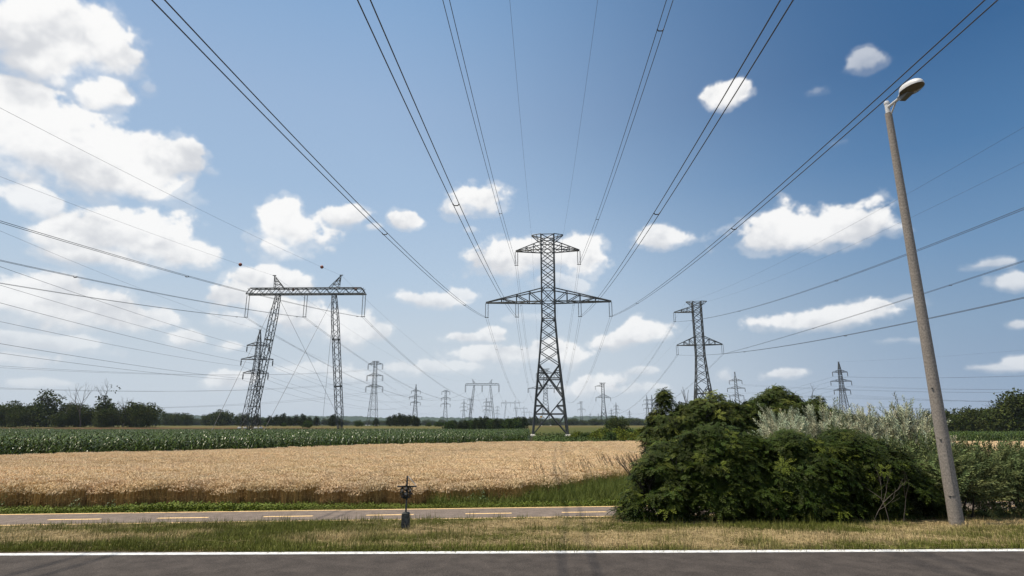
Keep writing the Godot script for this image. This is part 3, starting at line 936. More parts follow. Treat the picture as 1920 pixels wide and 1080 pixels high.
	for e in spots:
		t[e[0]] = pylon(e[1], "lattice_pylon", e[6], P(e[2], rise(e[3]), e[3]), e[4], e[5], e[7], "far pylons" if e[5] == 0 else "")
	var arm := ["top left", "top right", "middle left", "middle right", "bottom left", "bottom right"]
	for k in 6:
		wire("cable from the left edge to the %s arm of the dark pointed pylon" % arm[k], t["left"].hang[k], t["left"].hang[k] + P(45, 0, -300), 0.0002, 0.022, "cables of the left pointed pylon", 50)
		wire("cable sinking right from the dark pointed pylon's %s arm" % arm[k], t["left"].hang[k], t["left far"].hang[k], 0.00032, 0.026, "cables of the left pointed pylon", 40)
		wire("level cable across the left sky to the %s arm of the flat-topped pylon" % arm[k], t["c"].hang[k], t["c"].hang[k] + P(-200, 0, -370), 0.00034, 0.034, "cables of the flat-topped pylon", 50)
		wire("thin cable behind the flat-topped pylon from its %s arm" % arm[k], t["c"].hang[k], t["c2"].hang[k], 0.00042, 0.03, "cables of the flat-topped pylon", 40)
		wire("cable to the right edge from the silvery-bush pylon's %s arm" % arm[k], t["r1"].hang[k], t["r1"].hang[k] + P(45, 0, -340), 0.0003, 0.022, "cables of the right pointed pylon", 40)
		wire("thin cable running left from the silvery-bush pylon's %s arm" % arm[k], t["r1"].hang[k], t["r3"].hang[k], 0.0003, 0.026, "cables of the right pointed pylon", 30)
		wire("level cable rightwards from the %s arm of the pylon over the trees" % arm[k], t["r2"].hang[k], t["r2"].hang[k] + P(300, 0, -110), 0.00028, 0.026, "cables of the pylon over the trees", 30)
	wire("thin top wire from the left edge to the dark pointed pylon's tip", t["left"].earth[0], t["left"].earth[0] + P(45, 0, -300), 0.00028, 0.014, "top wires", 50, "earth_wire")
	wire("thin top wire right of the dark pointed pylon's tip", t["left"].earth[0], t["left far"].earth[0], 0.00025, 0.016, "top wires", 30, "earth_wire")
	wire("thin top wire to the right edge from the silvery-bush pylon's tip", t["r1"].earth[0], t["r1"].earth[0] + P(45, 0, -340), 0.00024, 0.014, "top wires", 30, "earth_wire")

func ball(label: String, at: Vector3) -> void:
	var o := thing("marker_ball", label, "marker ball", at, 0.0, "orange marker balls")
	for half in [-1.0, 1.0]:
		var prof := []
		for k in 8:
			var a := PI / 2 * k / 7.0
			prof.append(Vector2(0.31 * cos(a), half * (0.012 + 0.31 * sin(a))))
		if half < 0.0:
			prof.reverse()
		var s := Shape.new()
		s.lathe(prof, 16)
		part("half_shell", s.mesh(false), M.orange_ball, o)
	var s := Shape.new()
	s.lathe([Vector2(0.33, -0.03), Vector2(0.33, 0.03)], 16)
	part("clamp_ring", s.mesh(false), M.wire, o)

# ------------------------------------------------------------------ lamp post and memorial
func build_lamp() -> void:
	var x := 9.55
	var d := 13.2
	var y := ground_y(x, d)
	var o := thing("street_lamp", "tall tapered concrete street lamp with a white head at the right", "street lamp", P(x, y, d))
	var H := 10.08 - y
	var s := Shape.new()
	var pts := []; var rr := []
	for k in 15:
		var t := k / 14.0
		pts.append(Vector3(0, -0.3 + (H + 0.3) * t, 0)); rr.append(lerpf(0.142, 0.078, t))
	s.tube(pts, rr, 28)
	part("post", s.mesh(false), M.concrete, o)
	for yy in [0.6, 1.78, 2.9]: # small fixings on the post's face
		s = Shape.new()
		s.box(Vector3(-0.125, yy, 0.065), Vector3(-0.095, yy + 0.022, 0.095))
		part("bolt", s.mesh(false), M.steel, o)
	s = Shape.new()
	for k in 3: # the curved cover of the wiring hatch, set on the post's face towards the road
		var a0 := deg_to_rad(-62.0 + 14.0 * k); var a1 := deg_to_rad(-48.0 + 14.0 * k)
		var r0 := 0.147; var r1 := 0.140
		s.hexa([Vector3(sin(a0) * 0.125, 0.62, cos(a0) * 0.125), Vector3(sin(a1) * 0.125, 0.62, cos(a1) * 0.125), Vector3(sin(a1) * r0, 0.62, cos(a1) * r0), Vector3(sin(a0) * r0, 0.62, cos(a0) * r0)],
			[Vector3(sin(a0) * 0.115, 1.72, cos(a0) * 0.115), Vector3(sin(a1) * 0.115, 1.72, cos(a1) * 0.115), Vector3(sin(a1) * r1, 1.72, cos(a1) * r1), Vector3(sin(a0) * r1, 1.72, cos(a0) * r1)])
	part("hatch_cover", s.mesh(false), M.concrete, o)
	s = Shape.new()
	s.lathe([Vector2(0.055, H - 0.1), Vector2(0.055, H + 0.26), Vector2(0.064, H + 0.26), Vector2(0.064, H + 0.31), Vector2(0.045, H + 0.335), Vector2(0.0, H + 0.335)], 18)
	part("sleeve", s.mesh(false), M.white_metal, o)
	s = Shape.new()
	var up := Vector3(0.06, 0.02, 1.0).normalized()
	var from := Vector3(0.0, H + 0.16, 0.03)
	s.tube([from, from + up * 0.6], [0.036, 0.036], 12)
	s.tube([Vector3(0.03, H - 0.04, 0.06), from + up * 0.26 + Vector3(0, -0.03, 0)], [0.02, 0.02], 8)
	part("bracket", s.mesh(false), M.white_metal, o)
	# the head: a domed shell open below, its glass, and the gear box under its neck
	var head := Node3D.new()
	head.name = "lamp_head"
	o.add_child(head, true)
	var zz := up
	var xx := Vector3.UP.cross(zz).normalized()
	var yy := zz.cross(xx).normalized()
	head.transform = Transform3D(Basis(xx, yy, zz), from + up * 0.40)
	s = Shape.new()
	var n := 22
	var m := 12
	var grid := []
	for i in n + 1:
		var t := i / float(n)
		var wide := 0.055 + 0.165 * pow(sin(PI * clampf(0.12 + 0.80 * t, 0.0, 1.0)), 0.8) * smoothstep(-0.05, 0.45, t)
		if t > 0.8:
			wide *= sqrt(maxf(0.0, 1.0 - pow((t - 0.8) / 0.2, 2.0)))
		var tall := wide * (0.95 if t < 0.35 else 0.85)
		var row := []
		for j in m + 1:
			var a := PI * j / m
			row.append(Vector3(cos(a) * wide, sin(a) * tall, t * 0.74))
		grid.append(row)
	for i in n:
		for j in m:
			var ctr := Vector3(0, 0, (grid[i][0].z + grid[i + 1][0].z) * 0.5)
			var pa: Vector3 = grid[i][j]; var pb: Vector3 = grid[i][j + 1]; var pc: Vector3 = grid[i + 1][j + 1]; var pd: Vector3 = grid[i + 1][j]
			var f := func(p: Vector3) -> Vector3: return (Vector3(p.x, p.y * 1.1, (p.z - 0.37) * 0.25) + Vector3(0, 0.001, 0)).normalized()
			s.tri(pa, pb, pc, f.call(pa), f.call(pb), f.call(pc))
			s.tri(pa, pc, pd, f.call(pa), f.call(pc), f.call(pd))
	part("shell", s.mesh(false), M.white_metal, head)
	s = Shape.new()
	for i in n: # rim
		for j in [0, m]:
			var pa: Vector3 = grid[i][j]; var pb: Vector3 = grid[i + 1][j]
			s.quad(pa, pb, pb + Vector3(0, -0.03, 0), pa + Vector3(0, -0.03, 0))
	part("rim", s.mesh(false), M.white_metal, head)
	s = Shape.new()
	for i in range(6, n): # the shallow bowl of glass
		for j in 6:
			var q := func(ii: int, jj: int) -> Vector3:
				var e: Vector3 = grid[ii][0]
				var w := lerpf(-1.0, 1.0, jj / 6.0)
				return Vector3(e.x * w * 0.96, -0.03 - 0.05 * (1.0 - w * w) * sin(PI * clampf((e.z - 0.19) / 0.55, 0.0, 1.0)), e.z)
			s.quad(q.call(i, j), q.call(i + 1, j), q.call(i + 1, j + 1), q.call(i, j + 1))
	part("glass", s.mesh(false), M.lamp_glass, head)
	s = Shape.new()
	s.hexa([Vector3(-0.07, -0.13, 0.08), Vector3(0.07, -0.13, 0.08), Vector3(0.08, -0.09, 0.36), Vector3(-0.08, -0.09, 0.36)], [Vector3(-0.09, -0.01, 0.02), Vector3(0.09, -0.01, 0.02), Vector3(0.11, -0.01, 0.40), Vector3(-0.11, -0.01, 0.40)])
	part("gear_box", s.mesh(false), M.grey_steel, head)

func build_memorial() -> void:
	var x := -2.235
	var d := 12.9
	var y := ground_y(x, d)
	var o := thing("memorial_cross", "small dark iron memorial cross on a concrete stub between road and path", "memorial cross", P(x, y, d))
	var s := Shape.new()
	var c := func(w: float, yy: float) -> Array: return [Vector3(-w, yy, -w), Vector3(w, yy, -w), Vector3(w, yy, w), Vector3(-w, yy, w)]
	s.hexa(c.call(0.082, -0.2), c.call(0.074, 0.34))
	s.hexa(c.call(0.074, 0.34), c.call(0.055, 0.365))
	part("concrete_stub", s.mesh(false), M.dark_concrete, o)
	s = Shape.new()
	s.box(Vector3(-0.016, 0.36, -0.016), Vector3(0.016, 1.09, 0.016))
	part("upright", s.mesh(false), M.painted_iron, o)
	s = Shape.new()
	s.box(Vector3(-0.205, 0.865, -0.013), Vector3(0.205, 0.893, 0.013))
	part("crossbar", s.mesh(false), M.painted_iron, o)
	s = Shape.new()
	s.beam(Vector3(0.018, 1.085, 0.0), Vector3(0.19, 0.905, 0.0), 0.012)
	part("roof_strip", s.mesh(false), M.white_metal, o)
	var w := thing("wreath", "round wreath of dark flowers hung on the small iron cross", "wreath", P(x, y + 0.77, d - 0.035))
	rng.seed = 91
	s = Shape.new()
	for k in 420:
		var u := dir3()
		var r := Vector3(u.x * 0.12, u.y * 0.13, absf(u.z) * 0.05) * pow(rng.randf(), 0.3)
		var al := (Vector3(u.x, u.y, 0.5) + dir3() * 0.5).normalized()
		s.leaf(r, al, al.cross(dir3()).normalized(), rnd(0.03, 0.055), 0.022)
	part("leaves", s.mesh(false), M.wreath_leaf, w).set_meta("kind", "stuff")
	for f in [[0.0, 0.085, 1.0], [-0.085, 0.04, 0.9], [0.088, 0.045, 0.9], [0.0, -0.025, 1.1], [-0.065, -0.075, 0.8], [0.06, -0.09, 0.6], [0.105, -0.02, 0.6]]:
		s = Shape.new()
		for ring in 3:
			for k in 9:
				var a: float = TAU * k / 9.0 + ring * 0.35
				var al: Vector3 = Vector3(cos(a), sin(a), 0.35 + ring * 0.7).normalized()
				s.leaf(Vector3(0, 0, 0.045), al, al.cross(Vector3(0, 0, 1)).normalized(), (0.034 - ring * 0.006) * f[2], 0.016 * f[2])
		part("flower", s.mesh(false), M.flower if f[2] > 0.85 else M.dull_flower, w, Transform3D(Basis(), Vector3(f[0], f[1], 0.012)))

# ------------------------------------------------------------------ plants
func blade(s: Shape, at: Vector3, lean: Vector3, h: float, w: float, bend: float) -> void:
	var side := lean.cross(Vector3.UP)
	side = side.normalized() * w * 0.5 if side.length() > 0.001 else Vector3(w * 0.5, 0, 0)
	var mid := at + Vector3.UP * h * 0.55 + lean * h * 0.22
	var tip := at + Vector3.UP * h * (1.0 - bend * 0.4) + lean * h * (0.5 + bend)
	s.quad(at - side, at + side, mid + side * 0.8, mid - side * 0.8)
	s.tri(mid - side * 0.8, mid + side * 0.8, tip)

func flat_dir() -> Vector3:
	var a := rnd(0, TAU)
	return Vector3(cos(a), 0, sin(a))

func place(at: Vector3, turn: float, scale: Vector3) -> Transform3D:
	return Transform3D(Basis(Vector3.UP, turn).scaled_local(scale), at)

func build_wheat() -> void:
	rng.seed = 31
	var s := Shape.new()
	for k in 250:
		var a := rnd(0, TAU)
		var r := 0.36 * sqrt(rng.randf())
		var at := Vector3(cos(a) * r, 0, sin(a) * r)
		var lean := flat_dir() * rnd(0.02, 0.16)
		var h := rnd(0.50, 0.74)
		var top := at + Vector3.UP * h + lean * h
		var b := rnd(0.55, 1.3)
		s.tint = Color(0.46 * b, 0.305 * b, 0.12 * b)
		var side := flat_dir() * 0.0045
		b = rnd(0.82, 1.15)
		s.quad(at - side, at + side, top + side * 0.7, top - side * 0.7)
		if k % 2 == 0: # a dry leaf on every second stalk
			var f := flat_dir()
			s.tint = Color(0.56 * b, 0.39 * b, 0.19 * b)
			var from := at.lerp(top, rnd(0.35, 0.75))
			s.leaf(from, (f + Vector3.UP * rnd(-0.6, 0.7)).normalized(), f.cross(Vector3.UP), rnd(0.10, 0.18), 0.012, 0.03)
		# the ear nods over
		var nod := (Vector3.UP * rnd(0.1, 1.0) + flat_dir() * rnd(0.3, 0.9)).normalized()
		var e := rnd(0.075, 0.105)
		s.tint = Color(0.80 * b, 0.615 * b, 0.385 * b)
		var p := nod.cross(Vector3(0.3, 0.1, 0.9)).normalized() * 0.0125
		var q := nod.cross(p).normalized() * 0.0125
		var m := top + nod * e * 0.45
		var tip := top + nod * e
		var ring := [m + p, m + q, m - p, m - q]
		for j in 4:
			s.tri(top, ring[j], ring[(j + 1) % 4])
			s.tri(ring[j], ring[(j + 1) % 4], tip)
	var places := []
	var tints := PackedColorArray()
	var d := 16.0
	while d < 64.0:
		var cell := 0.36 if d < 30.0 else 0.42
		var x := -0.93 * d - 3.0
		while x < 0.93 * d + 3.0:
			var px := x + rnd(-0.5, 0.5) * cell
			var pd := d + rnd(-0.5, 0.5) * cell
			var edge := 0.35 * bump.get_noise_2d(px * 2.0, 4.0)
			if pd > wheat_front(px) + 0.3 + edge and pd < crop_line(px) - 0.3 and (px < 14.0 or pd > 30.0):
				var wave := bump.get_noise_2d(px * 0.35, pd * 0.8)
				var h := 0.97 + 0.16 * wave + rnd(-0.06, 0.06)
				# two faint tracks left by the tractor
				var track := absf(px - 0.075 * pd - 0.55)
				if (track < 0.22 or absf(track - 1.8) < 0.2) and pd > 22.0:
					h *= 0.78
				var rim := pd - wheat_front(px) - 0.3 - edge
				var tr := place(P(px, ground_y(px, pd), pd), rnd(0, TAU), Vector3(1, h, 1))
				if rim < 0.9: # the outermost stalks hang forward, some broken low
					tr = place(tr.origin, rnd(0, TAU), Vector3(1, h * rnd(0.78, 1.04), 1))
					tr.basis = tr.basis.rotated(Vector3.RIGHT, rnd(0.0, 0.2) * (1.0 - rim / 0.9)).rotated(Vector3.BACK, rnd(-0.12, 0.12))
				places.append(tr)
				var g := 0.93 + 0.12 * wave + rnd(-0.07, 0.07)
				tints.append(Color(g * rnd(0.97, 1.03), g, g * rnd(0.94, 1.04)))
			x += cell
		d += cell
	var o := copies("wheat", s.mesh(), M.straw, places, tints, self)
	describe(o, "ripe golden wheat field behind the bike path", "wheat", "", "stuff")

func maize_plant(seed_: int) -> Mesh:
	rng.seed = seed_
	var s := Shape.new()
	var h := 1.35
	s.tint = Color(0.07, 0.12, 0.03)
	s.tube([Vector3.ZERO, Vector3(0.01, h * 0.6, 0), Vector3(0, h, 0.01)], [0.014, 0.012, 0.006], 4, false)
	var turn := rnd(0, TAU)
	for k in 11:
		var t := k / 10.0
		var a := turn + PI * k + rnd(-0.5, 0.5)
		var out := Vector3(cos(a), 0, sin(a))
		var side := out.cross(Vector3.UP)
		var len := lerpf(0.55, 0.75, sin(PI * t)) * rnd(0.85, 1.1)
		var up := rnd(0.45, 0.9) + t * 0.7
		var b := rnd(0.8, 1.2)
		s.tint = Color(0.054 * b, 0.080 * b, 0.010 * b)
		var at := Vector3(0, 0.12 + (h - 0.15) * t, 0)
		var last := [at - side * 0.015, at + side * 0.015]
		for j in 4:
			var q := (j + 1) / 4.0
			var c := at + out * len * q + Vector3.UP * len * (up * q - (0.55 + up * 0.62) * q * q)
			var w: float = [0.03, 0.033, 0.024, 0.002][j]
			var twist := side.rotated(out, rnd(-0.4, 0.4))
			var now := [c - twist * w, c + twist * w]
			s.quad(last[0], last[1], now[1], now[0])
			last = now
	return s.mesh()

func build_maize() -> void:
	var o := Node3D.new()
	o.name = "maize"
	add_child(o)
	describe(o, "dense green maize field between the wheat and the far trees", "maize", "", "stuff")
	var e := Node3D.new()
	e.name = "maize_001"
	add_child(e)
	describe(e, "strip of green maize before the wood at the right edge", "maize", "", "stuff")
	for variant in 3:
		var mesh := maize_plant(50 + variant)
		rng.seed = 60 + variant
		for field in 2:
			var places := []
			var tints := PackedColorArray()
			var d := 26.0 if field == 0 else 62.0
			while d < (133.0 if field == 0 else 82.0):
				var x := -0.93 * d - 4.0 if field == 0 else 0.6 * d
				var step := 0.52 if d < 75.0 else 0.85
				while x < (1.5 + (d - 61.7) * 0.03 if field == 0 else 0.93 * d + 4.0):
					var pd := d + variant * 0.24 + rnd(-0.1, 0.1)
					var px := x + rnd(-0.12, 0.12)
					if pd > crop_line(px) + 0.25 and not (field == 0 and pd > 128.0 + 4.0 * bump.get_noise_2d(px * 0.3, 0.0)):
						var h := rnd(0.86, 1.06) * lerpf(1.0, 0.93, smoothstep(60.0, 120.0, pd)) * (1.0 + 0.1 * bump.get_noise_2d(px * 0.25, pd * 0.25))
						places.append(place(P(px, ground_y(px, pd), pd), rnd(0, TAU), Vector3(h, h, h)))
						var g := rnd(0.8, 1.15)
						tints.append(Color(g, g * rnd(0.95, 1.05), g))
					x += step
				d += 0.72
			copies("plants", mesh, M.corn_leaf, places, tints, o if field == 0 else e)

func grass_tuft(seed_: int, n: int, radius: float, h0: float, h1: float, w: float) -> Mesh:
	rng.seed = seed_
	var s := Shape.new()
	for k in n:
		var b := rnd(0.7, 1.25)
		s.tint = Color(b, b * rnd(0.95, 1.05), b * 0.95)
		blade(s, flat_dir() * radius * sqrt(rng.randf()), flat_dir() * rnd(0.1, 1.0), rnd(h0, h1), w, rnd(0.0, 0.6))
	return s.mesh()

func build_grass() -> void:
	var short := grass_tuft(71, 34, 0.15, 0.03, 0.11, 0.007)
	var o := Node3D.new()
	o.name = "grass"
	add_child(o)
	describe(o, "mown grass verge with dry straw between the road and the bike path", "grass", "", "stuff")
	rng.seed = 72
	var places := []
	var tints := PackedColorArray()
	for k in 30000:
		var d := rnd(8.55, 19.5)
		var x := rnd(-0.95, 0.95) * (d + 3.0)
		var e := road_edge(x) + 0.06
		var p := path_near(x)
		if d < e or (d > p - 0.02 and d < p + 2.02):
			continue
		if d < e + 0.5 and bump.get_noise_2d(x * 0.8, 50.0) > 0.02 + (d - e) * 0.5:
			continue # bare gravel beside the road
		var n := 0.6 * bump.get_noise_2d(x * 0.55, d * 1.3 + 70.0) + 0.7 * bump.get_noise_2d(x * 3.0, d * 4.0)
		var dry := smoothstep(-0.16, 0.34, n + 0.13 * smoothstep(3.0, 9.0, x) + 0.12 * smoothstep(-2.0, -8.0, x) - 0.35 * smoothstep(1.2, 0.2, p - d) - 0.2 * smoothstep(1.0, 0.2, d - e))
		if rng.randf() < 0.14:
			dry = rng.randf()
		var g := rnd(0.6, 1.3)
		if d > p:
			dry *= 0.3
		var c := Color(0.150, 0.165, 0.032).lerp(Color(0.52, 0.40, 0.21), dry)
		places.append(place(P(x, ground_y(x, d) - 0.01, d), rnd(0, TAU), Vector3(1, rnd(0.6, 1.25) * (1.25 if dry < 0.4 else 0.8) * (2.2 if rng.randf() < 0.04 else 1.0), 1)))
		tints.append(Color(c.r * g, c.g * g, c.b * g))
	copies("tufts", short, M.straw, places, tints, o)
	# straw lying in the cut grass
	var s := Shape.new()
	for k in 14:
		s.tint = Color(0.42, 0.33, 0.19) * rnd(0.7, 1.15)
		var at := flat_dir() * rnd(0, 0.25) + Vector3.UP * rnd(0.03, 0.07)
		var al := (flat_dir() + Vector3.UP * rnd(-0.1, 0.15)).normalized()
		s.leaf(at, al, al.cross(Vector3.UP).normalized(), rnd(0.1, 0.32), 0.008)
	places = []
	tints = PackedColorArray()
	for k in 2600:
		var d := rnd(8.9, 15.6)
		var x := rnd(-0.95, 0.95) * (d + 3.0)
		if d > path_near(x) - 0.3 or bump.get_noise_2d(x * 0.55, d * 1.3 + 70.0) + 0.2 * smoothstep(3.0, 9.0, x) < rnd(-0.15, 0.2):
			continue
		places.append(place(P(x, ground_y(x, d), d), rnd(0, TAU), Vector3.ONE))
		var g := rnd(0.7, 1.1)
		tints.append(Color(g, g * 0.97, g * 0.9))
	copies("straw", s.mesh(), M.straw, places, tints, o)
	# tall grass where the wheat draws back, right of the middle
	var tall := grass_tuft(73, 26, 0.16, 0.22, 0.62, 0.008)
	places = []
	tints = PackedColorArray()
	for k in 13000:
		var x := rnd(-2.5, 16.0)
		var d := rnd(18.2, 31.0)
		var f := path_near(x) + 2.3
		if d < f + rnd(0.0, 0.7) or d > wheat_front(x) + rnd(0.1, 0.9):
			continue
		var n := bump.get_noise_2d(x * 0.8, d * 0.8)
		var c := Color(0.135, 0.165, 0.036).lerp(Color(0.27, 0.235, 0.10), smoothstep(0.0, 0.5, n + rnd(-0.2, 0.2)))
		var g := rnd(0.75, 1.2)
		places.append(place(P(x, 0, d), rnd(0, TAU), Vector3(1, rnd(0.6, 1.2) * lerpf(0.5, 1.12, smoothstep(0.2, 1.6, d - f)), 1)))
		tints.append(Color(c.r * g, c.g * g, c.b * g))
	var t := copies("tall_grass", tall, M.straw, places, tints, self)
	describe(t, "tall green grass between the bike path and the wheat's right end", "grass", "", "stuff")
	# seed heads of tall reed grass at the wheat's corner
	s = Shape.new()
	rng.seed = 74
	for k in 5:
		var at := flat_dir() * rnd(0, 0.25)
		var top := at + Vector3(rnd(-0.25, 0.05), rnd(0.8, 1.15), rnd(-0.1, 0.1))
		s.tint = Color(0.2, 0.17, 0.09)
		s.tube([at, top], [0.004, 0.003], 3, false)
		s.tint = Color(0.13, 0.095, 0.065)
		for j in 7:
			var q := top + Vector3(-0.02, 0.02, 0) * j + Vector3.UP * 0.02 * j
			var al := (Vector3(rnd(-0.8, 0.2), 1.0, rnd(-0.5, 0.5))).normalized()
			s.leaf(q - Vector3.UP * 0.12, al, al.cross(Vector3(0, 0, 1)).normalized(), 0.09, 0.016)
	places = []
	tints = PackedColorArray()
	for k in 15:
		var x := rnd(2.6, 5.2) if k > 1 else rnd(0.5, 2.0)
		var d := wheat_front(x) + rnd(-0.8, 0.3)
		places.append(place(P(x, 0, d), rnd(-0.5, 0.5), Vector3.ONE * rnd(0.8, 1.1)))
		tints.append(Color.WHITE)
	describe(copies("reed_grass", s.mesh(), M.straw, places, tints, self), "brown seed heads of tall grass leaning beside the wheat", "grass", "", "stuff")

func weed_clump(seed_: int, n: int, spread: float, h: float, leaf: float) -> Mesh:
	rng.seed = seed_
	var s := Shape.new()
	for k in n:
		var b := rnd(0.65, 1.3)
		s.tint = Color(b * rnd(0.9, 1.15), b, b * rnd(0.8, 1.0))
		var r := sqrt(rng.randf())
		var f := flat_dir()
		var at := f * r * spread + Vector3.UP * h * (1.0 - r * r * 0.6) * rnd(0.25, 1.0)
		var al := (f + dir3() * 0.8 + Vector3.UP * 0.2).normalized()
		s.leaf(at, al, al.cross(Vector3.UP + dir3() * 0.5).normalized(), leaf * rnd(0.6, 1.3), leaf * 0.5, leaf * 0.15)
	return s.mesh()

func build_weeds() -> void:
	rng.seed = 80
	var low := weed_clump(81, 46, 0.2, 0.16, 0.07)
	var o := Node3D.new()
	o.name = "weeds"
	add_child(o)
	describe(o, "bright green weeds along the far edge of the bike path", "weeds", "", "stuff")
	var places := []
	var tints := PackedColorArray()
	for k in 3000:
		var x := rnd(-17, 7)
		var p := path_near(x) + 2.08
		var d := p + 0.1 + absf(rng.randfn(0.0, 0.38))
		var n := bump.get_noise_2d(x * 0.9, 12.0)
		if d > p + 1.2 + n or rng.randf() > 0.8 + n:
			continue
		var g := rnd(0.75, 1.2)
		var sc := rnd(0.55, 1.15) * (1.0 + 0.6 * n)
		places.append(place(P(x, 0, d), rnd(0, TAU), Vector3(sc, sc * rnd(0.7, 1.2), sc)))
		tints.append(Color(0.135 * g, 0.175 * g, 0.028 * g))
	for k in 70: # a few sprout along the near edge and in the verge
		var x := rnd(-15, 4)
		var d := path_near(x) - absf(rng.randfn(0.0, 0.15)) - 0.02
		places.append(place(P(x, ground_y(x, d), d), rnd(0, TAU), Vector3.ONE * rnd(0.3, 0.7)))
		tints.append(Color(0.07, 0.115, 0.03))
	copies("low_weeds", low, M.leaf, places, tints, o)
	# taller weeds standing in the front of the wheat
	var tall := weed_clump(82, 60, 0.16, 0.62, 0.075)
	var n := 0
	for e in [[-0.9, 0.75, "leafy green weed against the wheat just right of the memorial cross"], [-1.25, 0.6, "shorter leafy weed against the wheat beside the memorial cross"], [1.05, 1.25, "tall narrow green weed standing at the wheat's edge in the middle"], [0.55, 0.55, "small leafy weed left of the tall narrow weed"], [-14.6, 0.7, "pale leafy weed in the wheat's front at the left edge"], [-12.6, 0.55, "leafy weed before the wheat left of the first path dash"], [-11.6, 0.5, "low leafy weed before the wheat above the first path dash"]]:
		var x: float = e[0]
		var w := thing("weed", e[2], "weed", P(x, 0, wheat_front(x) - 0.1), rnd(0, TAU), "tall weeds before the wheat")
		var s := Shape.new()
		s.tube([Vector3.ZERO, Vector3(0.02, 0.55 * e[1], 0.01)], [0.008, 0.004], 5)
		part("stem", s.mesh(false), M.green_stem, w)
		part("leaves", tall, M["weed_leaf"], w, Transform3D(Basis().scaled(Vector3(0.9, e[1] * 1.15, 0.9) if n != 2 else Vector3(0.45, 1.45, 0.45)), Vector3.ZERO)).set_meta("kind", "stuff")
		n += 1
	# rough growth round the big pylon's feet
	var scrub := weed_clump(83, 70, 0.6, 0.75, 0.2)
	places = []
	tints = PackedColorArray()
	rng.seed = 84
	for k in 2600:
		var d := 64.2 + 60.0 * pow(rng.randf(), 1.4)
		var x := rnd(2.5 + (d - 61.7) * 0.03, 8.0 + d * 0.32)
		if bump.get_noise_2d(x * 0.3, d * 0.3) < -0.25:
			continue
		var g := rnd(0.6, 1.2)
		var c := Color(0.075, 0.115, 0.03).lerp(Color(0.2, 0.17, 0.06), smoothstep(0.1, 0.5, bump.get_noise_2d(x * 0.4 + 80.0, d * 0.4)))
		places.append(place(P(x, ground_y(x, d), d), rnd(0, TAU), Vector3.ONE * rnd(0.5, 1.15)))
		tints.append(Color(c.r * g, c.g * g, c.b * g))
	describe(copies("scrub", scrub, M.leaf, places, tints, self), "rough green scrub round the feet of the big pylon", "scrub", "", "stuff")

# a spray of feathered leaves spreading from a twig's end, about level, tips hanging
func feather_spray(seed_: int) -> Mesh:
	rng.seed = seed_
	var s := Shape.new()
	for k in 7:
		var a := TAU * k / 7.0 + rnd(-0.4, 0.4)
		var al := Vector3(cos(a), rnd(-0.25, 0.55), sin(a)).normalized()
		var across := al.cross(Vector3.UP).normalized()
		var at := al * 0.03 + Vector3.UP * rnd(-0.05, 0.05)
		var len := rnd(0.14, 0.24)
		var b := rnd(0.8, 1.2)
		s.tint = Color(b * rnd(0.95, 1.15), b, b * 0.9)
		for j in 5:
			var q := (j + 1) / 5.5
			var c := at + al * len * q + Vector3.DOWN * len * q * q * 0.45
			for side in [-1.0, 1.0]:
				var la: Vector3 = (across * side + al * 0.35 + Vector3.DOWN * rnd(0.0, 0.5) + dir3() * 0.15).normalized()
				s.leaf(c, la, la.cross(Vector3.UP).normalized(), 0.058, 0.036)
		s.leaf(at + al * len + Vector3.DOWN * len * 0.45, (al + Vector3.DOWN * 0.6).normalized(), across, 0.06, 0.034)
	return s.mesh()

# an upright shoot of narrow silvery leaves along +x
func willow_shoot(seed_: int) -> Mesh:
	rng.seed = seed_
	var s := Shape.new()
	s.tint = Color(0.5, 0.42, 0.36)
	s.tube([Vector3.ZERO, Vector3(0.6, 0, 0)], [0.006, 0.003], 3, false)
	for k in 30:
		var t := (k + 1) / 30.0
		var a := k * 2.4
		var al := (Vector3(0.75, cos(a) * 0.8, sin(a) * 0.8) + dir3() * 0.25).normalized()
		var b := rnd(0.7, 1.25)
		s.tint = Color(b, b, b)
		s.leaf(Vector3(t * 0.6, 0, 0), al, al.cross(Vector3(1, 0, 0)).normalized(), rnd(0.08, 0.125), 0.030)
	return s.mesh()

# a twig of broad leaves along +x
func broad_shoot(seed_: int) -> Mesh:
	rng.seed = seed_
	var s := Shape.new()
	for k in 26:
		var t := (k + 1) / 26.0
		var al := (Vector3(0.5, 0, 0) + dir3()).normalized()
		var b := rnd(0.75, 1.25)
		s.tint = Color(b, b, b * 0.9)
		s.leaf(Vector3(t * 0.5, 0, 0) + dir3() * 0.1, al, al.cross(dir3()).normalized(), rnd(0.08, 0.13), 0.075)
	return s.mesh()

func shoot_basis(axis: Vector3, scale: float) -> Basis:
	var z := axis.cross(Vector3.UP)
	z = z.normalized() if z.length() > 0.01 else Vector3(0, 0, 1)
	var y := z.cross(axis).normalized()
	return Basis(axis, y, z).rotated(axis, rnd(-0.5, 0.5)).scaled(Vector3.ONE * scale)

